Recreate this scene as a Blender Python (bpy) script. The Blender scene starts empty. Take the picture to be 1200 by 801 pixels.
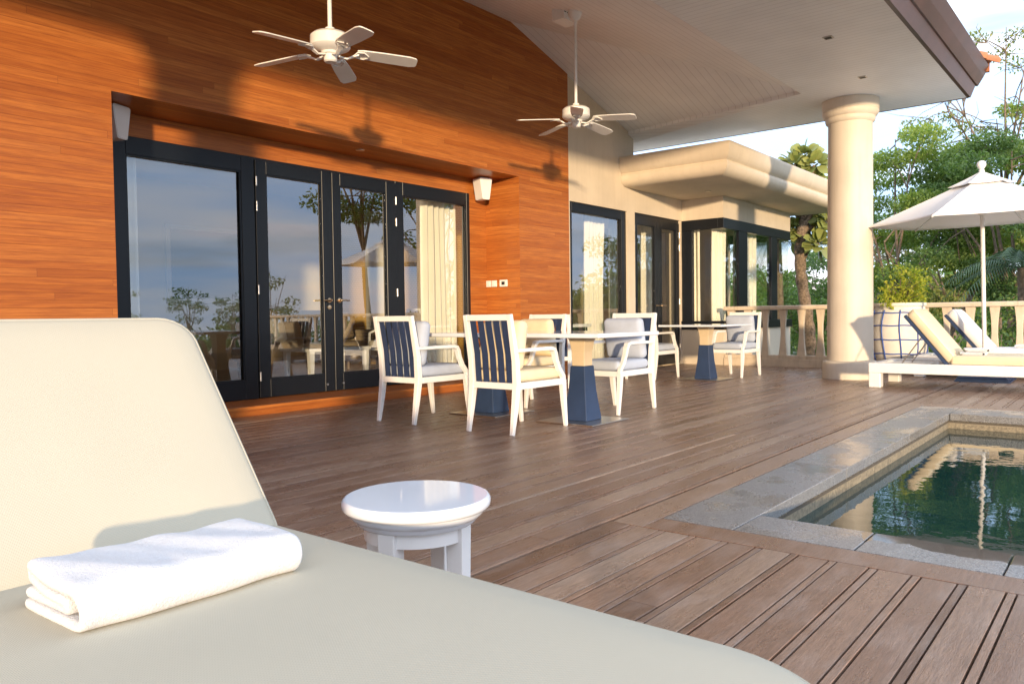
import bpy, bmesh, math, random
import numpy as np
from mathutils import Vector, Matrix, Quaternion
R = math.radians
scene = bpy.context.scene
col = scene.collection

# ------------------------------------------------------------------ camera
cam_d = bpy.data.cameras.new('camera'); cam = bpy.data.objects.new('camera', cam_d); col.objects.link(cam)
YAW, PITCH, ROLL = R(38.9877), R(1.8673), R(-0.7534)
fw = Vector((math.cos(YAW)*math.cos(PITCH), math.sin(YAW)*math.cos(PITCH), -math.sin(PITCH)))
rt = Vector((math.sin(YAW), -math.cos(YAW), 0)); up = rt.cross(fw)
r2 = rt*math.cos(ROLL) + up*math.sin(ROLL); u2 = -rt*math.sin(ROLL) + up*math.cos(ROLL)
cam.matrix_world = Matrix(((r2.x, u2.x, -fw.x, 0), (r2.y, u2.y, -fw.y, 0), (r2.z, u2.z, -fw.z, 0.88), (0, 0, 0, 1)))
cam_d.sensor_width = 36; cam_d.lens = 27.53; cam_d.clip_start = 0.02; cam_d.clip_end = 3000
scene.camera = cam

# ------------------------------------------------------------------ light
SUN_TRAVEL = Vector((0.737, 0.676, -0.074)).normalized()
SUN_EL = math.asin(-SUN_TRAVEL.z); SUN_ROT = math.atan2(-SUN_TRAVEL.x, -SUN_TRAVEL.y)
sun_d = bpy.data.lights.new('sun', 'SUN'); sun = bpy.data.objects.new('sun', sun_d); col.objects.link(sun)
sun.rotation_euler = SUN_TRAVEL.to_track_quat('-Z', 'Y').to_euler()
sun_d.energy = 2.75; sun_d.angle = R(2.0); sun_d.color = (1.0, 0.75, 0.47)
world = bpy.data.worlds.new('World'); scene.world = world; world.use_nodes = True
wn, wl = world.node_tree.nodes, world.node_tree.links
wn.clear()
w_out = wn.new('ShaderNodeOutputWorld'); w_bg = wn.new('ShaderNodeBackground'); w_sky = wn.new('ShaderNodeTexSky')
w_sky.sky_type = 'NISHITA'; w_sky.sun_disc = False; w_sky.sun_elevation = SUN_EL; w_sky.sun_rotation = SUN_ROT
w_sky.air_density = 1.0; w_sky.dust_density = 0.6; w_sky.ozone_density = 1.0
w_tc = wn.new('ShaderNodeTexCoord'); w_map = wn.new('ShaderNodeMapping'); w_map.inputs['Scale'].default_value = (1.3, 1.3, 7.0)
w_noise = wn.new('ShaderNodeTexNoise'); w_noise.inputs['Scale'].default_value = 2.2; w_noise.inputs['Detail'].default_value = 6
w_ramp = wn.new('ShaderNodeValToRGB'); w_ramp.color_ramp.elements[0].position = 0.12; w_ramp.color_ramp.elements[1].position = 0.48
w_mix = wn.new('ShaderNodeMixRGB'); w_mix.inputs[2].default_value = (6.2, 7.8, 10.4, 1)
w_n2 = wn.new('ShaderNodeTexNoise'); w_n2.inputs['Scale'].default_value = 1.6; w_n2.inputs['Detail'].default_value = 5
w_r2 = wn.new('ShaderNodeValToRGB'); w_r2.color_ramp.elements[0].position = 0.50; w_r2.color_ramp.elements[1].position = 0.68
w_r2.color_ramp.elements[0].position = 0.40; w_r2.color_ramp.elements[0].color = (4.6, 6.6, 9.6, 1); w_r2.color_ramp.elements[1].position = 0.66; w_r2.color_ramp.elements[1].color = (11.0, 8.9, 8.6, 1)
_e = w_r2.color_ramp.elements.new(0.53); _e.color = (7.4, 8.1, 9.2, 1)
w_m2 = wn.new('ShaderNodeMapping'); w_m2.inputs['Scale'].default_value = (1.0, 1.0, 9.0); w_m2.inputs['Location'].default_value = (3.1, 1.7, .4)
wl.new(w_tc.outputs['Generated'], w_m2.inputs[0]); wl.new(w_m2.outputs[0], w_n2.inputs['Vector']); wl.new(w_n2.outputs['Fac'], w_r2.inputs[0]); wl.new(w_r2.outputs[0], w_mix.inputs[2])
wl.new(w_tc.outputs['Generated'], w_map.inputs[0]); wl.new(w_map.outputs[0], w_noise.inputs['Vector'])
wl.new(w_noise.outputs['Fac'], w_ramp.inputs[0]); wl.new(w_ramp.outputs[0], w_mix.inputs[0])
wl.new(w_sky.outputs[0], w_mix.inputs[1])
w_sep = wn.new('ShaderNodeSeparateXYZ'); w_rng = wn.new('ShaderNodeMapRange')      # the cloud deck is brighter overhead than low down
w_rng.inputs['From Min'].default_value = 0.0; w_rng.inputs['From Max'].default_value = 0.55; w_rng.inputs['To Min'].default_value = 0.74; w_rng.inputs['To Max'].default_value = 1.15
w_mul = wn.new('ShaderNodeMixRGB'); w_mul.blend_type = 'MULTIPLY'; w_mul.inputs[0].default_value = 1.0
wl.new(w_tc.outputs['Generated'], w_sep.inputs[0]); wl.new(w_sep.outputs[2], w_rng.inputs[0]); wl.new(w_rng.outputs[0], w_mul.inputs[2]); wl.new(w_mix.outputs[0], w_mul.inputs[1]); wl.new(w_mul.outputs[0], w_bg.inputs[0]); wl.new(w_bg.outputs[0], w_out.inputs[0])
w_bg.inputs[1].default_value = 0.122
scene.view_settings.view_transform = 'Standard'; scene.view_settings.look = 'None'
scene.view_settings.gamma = 1; scene.view_settings.use_curve_mapping = False
scene.view_settings.exposure = 1.0
scene.render.engine = 'CYCLES'
scene.cycles.max_bounces = 8; scene.cycles.transparent_max_bounces = 16

# ------------------------------------------------------------------ mesh helpers
class MB:
    def __init__(s): s.v = []; s.f = []; s.sm = []
    def add(s, verts, faces, smooth=False):
        o = len(s.v); s.v += [tuple(p) for p in verts]; s.f += [tuple(i+o for i in f) for f in faces]; s.sm += [smooth]*len(faces); return s
    def box(s, x0, y0, z0, x1, y1, z1):
        return s.add([(x0,y0,z0),(x1,y0,z0),(x1,y1,z0),(x0,y1,z0),(x0,y0,z1),(x1,y0,z1),(x1,y1,z1),(x0,y1,z1)],
                     [(0,3,2,1),(4,5,6,7),(0,1,5,4),(1,2,6,5),(2,3,7,6),(3,0,4,7)])
    def taper(s, c0, a0, b0, c1, a1, b1):
        v = []
        for c, a, b in ((c0,a0,b0),(c1,a1,b1)):
            v += [(c[0]-a,c[1]-b,c[2]),(c[0]+a,c[1]-b,c[2]),(c[0]+a,c[1]+b,c[2]),(c[0]-a,c[1]+b,c[2])]
        return s.add(v, [(0,3,2,1),(4,5,6,7),(0,1,5,4),(1,2,6,5),(2,3,7,6),(3,0,4,7)])
    def tube(s, pts, rad, n=8, caps=True):
        pts = [Vector(p) for p in pts]
        if not hasattr(rad, '__len__'): rad = [rad]*len(pts)
        v = []; ref = Vector((0.31, 0.17, 0.93))
        for i, p in enumerate(pts):
            t = (pts[min(i+1, len(pts)-1)] - pts[max(i-1, 0)]).normalized()
            if abs(t.dot(ref)) > 0.95: ref = Vector((1, 0.1, 0))
            a = (ref - t*ref.dot(t)).normalized(); b = t.cross(a); ref = a
            v += [p + (a*math.cos(2*math.pi*k/n) + b*math.sin(2*math.pi*k/n))*rad[i] for k in range(n)]
        f = [(i*n+k, i*n+(k+1) % n, (i+1)*n+(k+1) % n, (i+1)*n+k) for i in range(len(pts)-1) for k in range(n)]
        s.add(v, f, True)
        if caps:
            s.add(v[:n], [tuple(range(n))[::-1]]); s.add(v[-n:], [tuple(range(n))])
        return s
    def bar(s, pts, side, w, h):
        """rectangular section swept along pts; side = width direction; w, h may be lists"""
        pts = [Vector(p) for p in pts]; side = Vector(side).normalized(); n = len(pts)
        W = w if hasattr(w, '__len__') else [w]*n; Hh = h if hasattr(h, '__len__') else [h]*n
        v = []
        for i, p in enumerate(pts):
            t = (pts[min(i+1, n-1)] - pts[max(i-1, 0)]).normalized(); nn = t.cross(side).normalized()
            v += [p + side*W[i]/2*a + nn*Hh[i]/2*b for a, b in ((-1,-1),(1,-1),(1,1),(-1,1))]
        f = [(i*4+k, i*4+(k+1) % 4, i*4+4+(k+1) % 4, i*4+4+k) for i in range(n-1) for k in range(4)]
        f += [(3,2,1,0), (n*4-4, n*4-3, n*4-2, n*4-1)]
        return s.add(v, f)
    def lathe(s, prof, c=(0,0,0), n=32, sharp=True):
        """prof: list of (r,z); each segment its own ring pair when the bend is sharp"""
        runs = [[prof[0]]]
        for i in range(1, len(prof)):
            runs[-1].append(prof[i])
            if i < len(prof)-1 and sharp:
                a = Vector((prof[i][0]-prof[i-1][0], prof[i][1]-prof[i-1][1])); b = Vector((prof[i+1][0]-prof[i][0], prof[i+1][1]-prof[i][1]))
                if a.length > 0 and b.length > 0 and a.angle(b) > R(40): runs.append([prof[i]])
        for run in runs:
            v = []
            for r, z in run: v += [(c[0]+r*math.cos(2*math.pi*k/n), c[1]+r*math.sin(2*math.pi*k/n), c[2]+z) for k in range(n)]
            s.add(v, [(i*n+k, i*n+(k+1) % n, (i+1)*n+(k+1) % n, (i+1)*n+k) for i in range(len(run)-1) for k in range(n)], True)
        return s
    def prism(s, poly, axis, a, b, smooth=False):
        """poly in the two other axes, extruded along axis from a to b"""
        def P(u, w, t): return {'x': (t,u,w), 'y': (u,t,w), 'z': (u,w,t)}[axis]
        n = len(poly)
        s.add([P(u,w,a) for u,w in poly] + [P(u,w,b) for u,w in poly], [(i,(i+1) % n,n+(i+1) % n,n+i) for i in range(n)], smooth)
        s.add([P(u,w,a) for u,w in poly], [tuple(range(n))[::-1]]); s.add([P(u,w,b) for u,w in poly], [tuple(range(n))])
        return s
    def build(s, name, mat, parent=None, bevel=0, loc=None, rotz=None, seg=2):
        me = bpy.data.meshes.new(name); me.from_pydata(s.v, [], s.f); me.update()
        bm = bmesh.new(); bm.from_mesh(me); bmesh.ops.recalc_face_normals(bm, faces=bm.faces); bm.to_mesh(me); bm.free()
        me.polygons.foreach_set('use_smooth', s.sm); me.materials.append(mat)
        o = bpy.data.objects.new(name, me); col.objects.link(o)
        if parent: o.parent = parent
        if loc is not None: o.location = loc
        if rotz is not None: o.rotation_euler.z = rotz
        if bevel:
            m = o.modifiers.new('bevel', 'BEVEL'); m.width = bevel; m.segments = seg; m.limit_method = 'ANGLE'; m.angle_limit = R(40)
            m.harden_normals = False
        return o

def npmesh(name, V, F, mat, parent=None, smooth=False):
    """fast mesh from numpy: V (n,3), F (m,k)"""
    me = bpy.data.meshes.new(name); k = F.shape[1]
    me.vertices.add(len(V)); me.vertices.foreach_set('co', np.ascontiguousarray(V, dtype=np.float32).ravel())
    me.loops.add(F.size); me.loops.foreach_set('vertex_index', np.ascontiguousarray(F, dtype=np.int32).ravel())
    me.polygons.add(len(F)); me.polygons.foreach_set('loop_start', np.arange(0, F.size, k, dtype=np.int32))
    me.polygons.foreach_set('use_smooth', np.full(len(F), smooth))
    me.update(calc_edges=True); me.validate(); me.materials.append(mat)
    o = bpy.data.objects.new(name, me); col.objects.link(o)
    if parent: o.parent = parent
    return o

def roundbox(sx, sy, sz, r, puff=0, n=10, m=None):
    """rounded, slightly puffed box centred on the origin (one smooth mesh)"""
    m = m or MB()
    def cuts(h):
        e = min(r, h)
        a = [-h + e*(1-math.cos(t*math.pi/2/4)) for t in range(5)]; b = [-x for x in a[::-1]]
        mid = [a[-1] + (b[0]-a[-1])*k/n for k in range(1, n)] if b[0]-a[-1] > 1e-6 else []
        return a + mid + (b if mid else b[1:])
    hx, hy, hz = sx/2, sy/2, sz/2
    cx, cy, cz = cuts(hx), cuts(hy), cuts(hz)
    idx = {}; V = []; F = []
    def vid(p):
        k = tuple(round(c, 6) for c in p)
        if k not in idx: idx[k] = len(V); V.append(k)
        return idx[k]
    for A, B, mk in ((cx,cy,lambda a,b,s: (a,b,s*hz)),(cy,cz,lambda a,b,s: (s*hx,a,b)),(cx,cz,lambda a,b,s: (a,s*hy,b))):
        for s in (-1, 1):
            for i in range(len(A)-1):
                for j in range(len(B)-1):
                    F.append((vid(mk(A[i],B[j],s)),vid(mk(A[i+1],B[j],s)),vid(mk(A[i+1],B[j+1],s)),vid(mk(A[i],B[j+1],s))))
    out = []
    for p in V:
        q = Vector(p); e = Vector((min(r,hx),min(r,hy),min(r,hz)))
        inn = Vector((max(-hx+e.x,min(hx-e.x,q.x)),max(-hy+e.y,min(hy-e.y,q.y)),max(-hz+e.z,min(hz-e.z,q.z))))
        d = q-inn
        if d.length > 1e-9:
            d = Vector((d.x/e.x, d.y/e.y, d.z/e.z)); d.normalize(); q = inn + Vector((d.x*e.x, d.y*e.y, d.z*e.z))
        if puff:
            u = max(0, 1-(q.x/hx)**2)*max(0, 1-(q.y/hy)**2); q.z += puff*u*(q.z/hz)
        out.append(q)
    m.add(out, F, True); return m

def rounded_outline(pts, rad, seg=6):
    out = []; n = len(pts)
    for i in range(n):
        p = Vector(pts[i]); a = (Vector(pts[i-1])-p); b = (Vector(pts[(i+1) % n])-p); r = rad[i] if hasattr(rad,'__len__') else rad
        if r <= 0: out.append(p); continue
        ang = a.angle(b); d = r/math.tan(ang/2); a.normalize(); b.normalize()
        c = p + (a+b).normalized()*(r/math.sin(ang/2)); s0 = p+a*d-c; s1 = p+b*d-c
        t0 = math.atan2(s0.y, s0.x); t1 = math.atan2(s1.y, s1.x); dt = (t1-t0+math.pi) % (2*math.pi)-math.pi
        out += [c + Vector((math.cos(t0+dt*k/seg), math.sin(t0+dt*k/seg)))*r for k in range(seg+1)]
    # subdivide long edges
    res = []
    for i, p in enumerate(out):
        q = out[(i+1) % len(out)]; k = max(1, int((q-p).length/0.06))
        res += [p + (q-p)*j/k for j in range(k)]
    return res

def inset_outline(o, d):
    n = len(o); res = []
    ar = sum(o[i].x*o[(i+1) % n].y-o[(i+1) % n].x*o[i].y for i in range(n)); sg = 1 if ar > 0 else -1
    for i in range(n):
        t = (o[(i+1) % n]-o[i-1]).normalized(); res.append(o[i] + Vector((-t.y, t.x))*d*sg)
    return res

def pad(outline, t, r, puff, m=None):
    """cushion with rounded edges from a 2-D outline, z from 0 to t"""
    m = m or MB(); n = len(outline); V = []
    cen = sum(outline, Vector((0,0)))/n
    rings = []
    for k in range(7):
        a = -math.pi/2 + math.pi*k/6
        rings.append((r*(1-math.cos(a)), r+r*math.sin(a) if a < 0 else t-r+r*math.sin(a)))
    for d, z in rings:
        V += [(p.x,p.y,z) for p in inset_outline(outline, d)]
    base = inset_outline(outline, r); top = []
    for s, zz in ((.94,.45),(.85,.75),(.65,.93),(.4,1),(.15,1)):
        V += [(cen.x+(p.x-cen.x)*s, cen.y+(p.y-cen.y)*s, t+puff*zz) for p in base]
    K = 7+5
    F = [(i*n+k, i*n+(k+1) % n, (i+1)*n+(k+1) % n, (i+1)*n+k) for i in range(K-1) for k in range(n)]
    F.append(tuple((K-1)*n+k for k in range(n))); F.append(tuple(range(n))[::-1])
    m.add(V, F, True); return m

def tag(o, label, cat, group=None):
    o['label'] = label; o['category'] = cat
    if group: o['group'] = group
    return o
def empty(name, label, cat, loc=(0,0,0), rotz=0, group=None):
    o = bpy.data.objects.new(name, None); col.objects.link(o); o.location = loc; o.rotation_euler.z = rotz; o.empty_display_size = .1
    return tag(o, label, cat, group)
def structure(o): o['kind'] = 'structure'; return o
def stuff(o): o['kind'] = 'stuff'; return o
def kids(o): return [x for x in bpy.data.objects if x.parent == o]
def copy_tree(o, parent=None):
    c = o.copy(); col.objects.link(c)
    if parent: c.parent = parent
    for ch in kids(o): copy_tree(ch, c)
    return c

# ------------------------------------------------------------------ materials
def mat(name, color=(.8,.8,.8), rough=.5, metal=0, spec=.5):
    m = bpy.data.materials.new(name); m.use_nodes = True; b = m.node_tree.nodes['Principled BSDF']
    b.inputs['Base Color'].default_value = (*color, 1); b.inputs['Roughness'].default_value = rough; b.inputs['Metallic'].default_value = metal
    b.inputs['Specular IOR Level'].default_value = spec
    return m
class N:
    """tiny node helper"""
    def __init__(s, m): s.m = m; s.t = m.node_tree; s.b = s.t.nodes.get('Principled BSDF')
    def n(s, ty, **kw):
        x = s.t.nodes.new(ty)
        for k, v in kw.items():
            if k.startswith('i_'):
                key = k[2:]; key = int(key) if key.isdigit() else key.replace('_', ' ')
                x.inputs[key].default_value = v
            else: setattr(x, k, v)
        return x
    def l(s, a, b): s.t.links.new(a, b)
    def obj(s): return s.n('ShaderNodeTexCoord').outputs['Object']
    def mapping(s, vec, scale=(1,1,1), rot=(0,0,0)):
        x = s.n('ShaderNodeMapping'); x.inputs['Scale'].default_value = scale; x.inputs['Rotation'].default_value = rot; s.l(vec, x.inputs[0]); return x.outputs[0]
    def noise(s, vec, scale, detail=4, rough=.55):
        x = s.n('ShaderNodeTexNoise'); x.inputs['Scale'].default_value = scale; x.inputs['Detail'].default_value = detail; x.inputs['Roughness'].default_value = rough
        if vec is not None: s.l(vec, x.inputs['Vector'])
        return x.outputs['Fac']
    def ramp(s, fac, stops):
        x = s.n('ShaderNodeValToRGB'); e = x.color_ramp.elements
        while len(e) < len(stops): e.new(.5)
        for i, (p, c) in enumerate(stops): e[i].position = p; e[i].color = (*c, 1) if len(c) == 3 else c
        s.l(fac, x.inputs[0]); return x.outputs[0]
    def mixc(s, fac, a, b, mode='MIX'):
        x = s.n('ShaderNodeMixRGB', blend_type=mode)
        for i, v in ((0,fac),(1,a),(2,b)):
            if isinstance(v, (int,float)): x.inputs[i].default_value = v
            elif isinstance(v, tuple): x.inputs[i].default_value = (*v,1)
            else: s.l(v, x.inputs[i])
        return x.outputs[0]
    def math(s, op, a, b=0.0):
        x = s.n('ShaderNodeMath', operation=op)
        for i, v in ((0,a),(1,b)):
            if isinstance(v, (int,float)): x.inputs[i].default_value = v
            else: s.l(v, x.inputs[i])
        return x.outputs[0]
    def bump(s, h, strength=.3, dist=.005):
        x = s.n('ShaderNodeBump'); x.inputs['Strength'].default_value = strength; x.inputs['Distance'].default_value = dist
        s.l(h, x.inputs['Height']); s.l(x.outputs[0], s.b.inputs['Normal'])
def soft(name, color, rough, var=.12, scale=6, bump=0, bscale=200, bdist=.002, spec=.5, metal=0, streak=0):
    """plain colour with faint large-scale unevenness"""
    m = mat(name, color, rough, metal, spec); k = N(m); o = k.obj()
    f = k.noise(o, scale, 5)
    k.l(k.ramp(f, [(.3, tuple(c*(1-var) for c in color)), (.7, tuple(min(1, c*(1+var*.6)) for c in color))]), k.b.inputs['Base Color'])
    if streak:                                            # rain marks and grime with a shape of their own
        src = k.b.inputs['Base Color'].links[0].from_socket
        a_ = k.noise(k.mapping(o, (5, 5, .35)), 2.0, 6, .7); b_ = k.noise(o, 2.3, 7, .7)
        g = k.math('MULTIPLY', k.ramp(k.math('MULTIPLY', a_, k.math('ADD', b_, .5)), [(.48,(0,0,0)),(.72,(1,1,1))]), streak)
        k.l(k.mixc(g, src, tuple(c*f for c, f in zip(color, (.55,.50,.44)))), k.b.inputs['Base Color'])
    if bump: k.bump(k.noise(o, bscale, 3), bump, bdist)
    return m

M = {}
M['white'] = soft('white_paint', (.78,.77,.75), .38, .05, 5, .05, 60)
M['white_gloss'] = soft('white_gloss_paint', (.69,.73,.78), .05, .03, 4)
M['cream_wall'] = soft('cream_stucco', (.64,.55,.43), .75, .13, 1.1, .12, 90, streak=.15)
M['stone_rail'] = soft('cream_cast_stone', (.62,.52,.40), .7, .1, 5, .15, 80, streak=.5)
M['column'] = soft('cream_column_paint', (.67,.60,.50), .55, .10, 1.6, .06, 70, streak=.2)
M['alu'] = soft('dark_blue_aluminium', (.006,.008,.012), .34, .1, 3, spec=.3)
M['steel'] = mat('brushed_steel', (.55,.53,.50), .3, 1)
M['bronze'] = mat('bronze_handle', (.55,.40,.25), .3, 1)
M['dark'] = mat('near_black', (.012,.012,.013), .6)
M['brown_fascia'] = soft('brown_fascia_paint', (.085,.036,.028), .35, .25, 3)
M['terracotta'] = soft('terracotta_tile', (.42,.16,.07), .8, .3, 12, .3, 40)
M['navy'] = soft('navy_webbing', (.014,.030,.082), .8, .15, 30, .3, 900, .0008)
M['navy_paint'] = soft('navy_paint', (.018,.040,.098), .55, .12, 8)
M['beige_metal'] = soft('pale_beige_paint', (.62,.50,.33), .4, .06, 6)
M['grey_fabric'] = soft('pale_blue_grey_fabric', (.42,.47,.56), .9, .06, 9, .35, 900, .0008)
M['cream_fabric'] = soft('cream_fabric', (.74,.62,.42), .9, .06, 9, .35, 900, .0008)
M['curtain'] = soft('cream_curtain', (.84,.80,.70), .9, .05, 3)
M['canvas'] = soft('white_canvas', (.82,.80,.78), .85, .05, 2, .1, 300, .001)
M['interior_wall'] = soft('interior_wall_paint', (.76,.66,.46), .8, .05, 1)
M['interior_floor'] = soft('interior_floor', (.55,.45,.34), .4, .15, 2)
M['interior_ceiling'] = mat('interior_ceiling_paint', (.82,.80,.76), .8)
M['rattan'] = soft('woven_rattan', (.30,.23,.15), .7, .4, 60, .5, 120)
M['sofa'] = soft('tan_sofa_fabric', (.30,.23,.15), .9, .15, 8)
M['pillow_brown'] = soft('brown_pillow_fabric', (.22,.16,.10), .9, .3, 25)
M['pillow_light'] = soft('light_pillow_fabric', (.55,.50,.42), .9, .1, 25)

def mat_cushion():
    m = soft('woven_cream_sling', (.455,.42,.325), .8, .03, 3); k = N(m); o = k.obj()
    a = k.n('ShaderNodeTexWave', i_Scale=80.0, bands_direction='DIAGONAL'); b = k.n('ShaderNodeTexWave', i_Scale=112.0, bands_direction='X')
    k.l(o, a.inputs[0]); k.l(o, b.inputs[0])
    h = k.math('MULTIPLY', a.outputs['Fac'], b.outputs['Fac'])
    h2 = k.math('ADD', k.math('MULTIPLY', h, .28), k.math('MULTIPLY', k.noise(o, 4, 2), 1.6))
    src = k.b.inputs['Base Color'].links[0].from_socket
    k.l(k.mixc(k.math('MULTIPLY', h, .09), src, (.47,.42,.33)), k.b.inputs['Base Color'])
    k.bump(h2, .5, .002); return m
M['cushion'] = mat_cushion()
def mat_towel():
    m = soft('white_terry', (.70,.70,.71), .95, .03, 10); k = N(m); o = k.obj()
    h = k.math('ADD', k.math('MULTIPLY', k.noise(o, 210, 3, .75), 1.6), k.math('MULTIPLY', k.noise(o, 18, 4), 2.6)); k.bump(h, .8, .004)
    k.b.inputs['Sheen Weight'].default_value = .3; return m
M['towel'] = mat_towel()

def mat_deck():
    m = mat('weathered_deck_timber', (.2,.13,.1), .55); k = N(m); o = k.obj()
    geo = k.n('ShaderNodeNewGeometry'); rnd = geo.outputs['Random Per Island']
    base = k.ramp(rnd, [(0,(.20,.108,.062)),(.22,(.315,.182,.113)),(.45,(.37,.225,.144)),(.65,(.26,.145,.088)),(.88,(.345,.214,.137)),(1,(.46,.33,.235))])
    sh = k.n('ShaderNodeCombineXYZ'); k.l(k.math('MULTIPLY', rnd, 37.0), sh.inputs[0]); k.l(k.math('MULTIPLY', rnd, 11.0), sh.inputs[1])
    va = k.n('ShaderNodeVectorMath', operation='ADD'); k.l(o, va.inputs[0]); k.l(sh.outputs[0], va.inputs[1]); v = va.outputs[0]
    grain = k.noise(k.mapping(v, (2.6,30,30)), 3.2, 8, .7)
    fine = k.noise(k.mapping(v, (14,130,130)), 3, 4, .75)
    patch = k.noise(k.mapping(v, (1.3,3.0,1)), 2.2, 6, .65)
    c = k.mixc(k.ramp(grain, [(.32,(0,0,0)),(.68,(1,1,1))]), k.mixc(.58, base, (.06,.032,.022)), base)
    c = k.mixc(k.math('MULTIPLY', k.ramp(fine, [(.42,(0,0,0)),(.70,(1,1,1))]), .55), c, (.085,.05,.033))
    c = k.mixc(k.math('MULTIPLY', k.ramp(patch, [(.48,(0,0,0)),(.74,(1,1,1))]), .45), c, (.40,.32,.265))
    k.l(c, k.b.inputs['Base Color'])
    k.l(k.ramp(patch, [(.3,(.22,.22,.22)),(.7,(.42,.42,.42))]), k.b.inputs['Roughness'])
    k.bump(k.math('ADD', grain, k.math('MULTIPLY', fine, .8)), .55, .003); return m
M['deck'] = mat_deck()

def mat_wood_wall(name='varnished_timber_cladding', row=.058, seed=0):
    m = mat(name, (.4,.15,.05), .38, 0, .28); k = N(m); o = k.obj(); geo = k.n('ShaderNodeNewGeometry')
    sp = k.n('ShaderNodeSeparateXYZ'); k.l(o, sp.inputs[0]); sn = k.n('ShaderNodeSeparateXYZ'); k.l(geo.outputs['Normal'], sn.inputs[0])
    X, Y, Z = sp.outputs
    fx = k.math('GREATER_THAN', k.math('ABSOLUTE', sn.outputs[0]), .6); fz = k.math('GREATER_THAN', k.math('ABSOLUTE', sn.outputs[2]), .6)
    def sel(f, a, b): return k.math('ADD', k.math('MULTIPLY', f, a), k.math('MULTIPLY', k.math('SUBTRACT', 1.0, f), b))
    u = sel(fx, Y, X); w = sel(fz, Y, Z)
    cv = k.n('ShaderNodeCombineXYZ'); k.l(u, cv.inputs[0]); k.l(w, cv.inputs[1]); v = cv.outputs[0]
    # boards: every row starts at its own offset, every board its own tone
    wr = k.math('DIVIDE', w, row); ri = k.math('FLOOR', wr); LEN = 2.9
    wn1 = k.n('ShaderNodeTexWhiteNoise', noise_dimensions='1D'); k.l(ri, wn1.inputs['W'])
    ur = k.math('ADD', k.math('DIVIDE', u, LEN), k.math('MULTIPLY', wn1.outputs['Value'], 7.0)); ci = k.math('FLOOR', ur)
    wn2 = k.n('ShaderNodeTexWhiteNoise', noise_dimensions='2D'); cb = k.n('ShaderNodeCombineXYZ'); k.l(ri, cb.inputs[0]); k.l(ci, cb.inputs[1]); k.l(cb.outputs[0], wn2.inputs['Vector'])
    tone = wn2.outputs['Value']
    joint = k.math('MAXIMUM', k.math('LESS_THAN', k.math('FRACT', wr), .045), k.math('LESS_THAN', k.math('FRACT', ur), .0009))
    base = k.ramp(tone, [(0,(.41,.126,.023)),(.35,(.49,.160,.030)),(.7,(.57,.205,.043)),(1,(.45,.140,.026))])
    sh = k.n('ShaderNodeCombineXYZ'); k.l(k.math('MULTIPLY', tone, 23.0), sh.inputs[0])
    va = k.n('ShaderNodeVectorMath', operation='ADD'); k.l(v, va.inputs[0]); k.l(sh.outputs[0], va.inputs[1])
    g = k.noise(k.mapping(va.outputs[0], (.8,16,1)), 3, 6, .65); g2 = k.noise(k.mapping(va.outputs[0], (3,90,1)), 3, 4, .65)
    c = k.mixc(k.ramp(g, [(.35,(0,0,0)),(.65,(1,1,1))]), k.mixc(.55, base, (.17,.036,.01)), base)
    c = k.mixc(k.math('MULTIPLY', k.ramp(g2, [(.46,(0,0,0)),(.74,(1,1,1))]), .4), c, (.22,.06,.02))
    c = k.mixc(k.math('MULTIPLY', joint, .55), c, (.08,.02,.006))
    k.l(c, k.b.inputs['Base Color'])
    k.l(k.ramp(g, [(.3,(.33,.33,.33)),(.7,(.45,.45,.45))]), k.b.inputs['Roughness'])
    h = k.math('SUBTRACT', k.math('MULTIPLY', g, .25), joint); k.bump(h, .35, .002); return m
M['wood'] = mat_wood_wall()

def mat_boards(name, axis, pitch=.075, color=(.85,.86,.855)):
    m = mat(name, color, .55); k = N(m); o = k.obj(); sp = k.n('ShaderNodeSeparateXYZ'); k.l(o, sp.inputs[0])
    t = k.math('FRACT', k.math('DIVIDE', sp.outputs[axis], pitch))
    groove = k.math('LESS_THAN', t, .10)
    n = k.noise(o, 2.0, 4)
    c = k.ramp(n, [(.3, tuple(x*.94 for x in color)), (.7, tuple(x*1.03 for x in color))])
    k.l(k.mixc(k.math('MULTIPLY', groove, .32), c, tuple(x*.45 for x in color)), k.b.inputs['Base Color'])
    k.bump(k.math('SUBTRACT', 1.0, groove), .3, .004); return m
M['soffit'] = mat_boards('white_soffit_boards', 0, .085, (.85,.86,.855))
M['tray'] = mat_boards('white_tray_boards', 1, .11, (.85,.86,.855))

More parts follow.
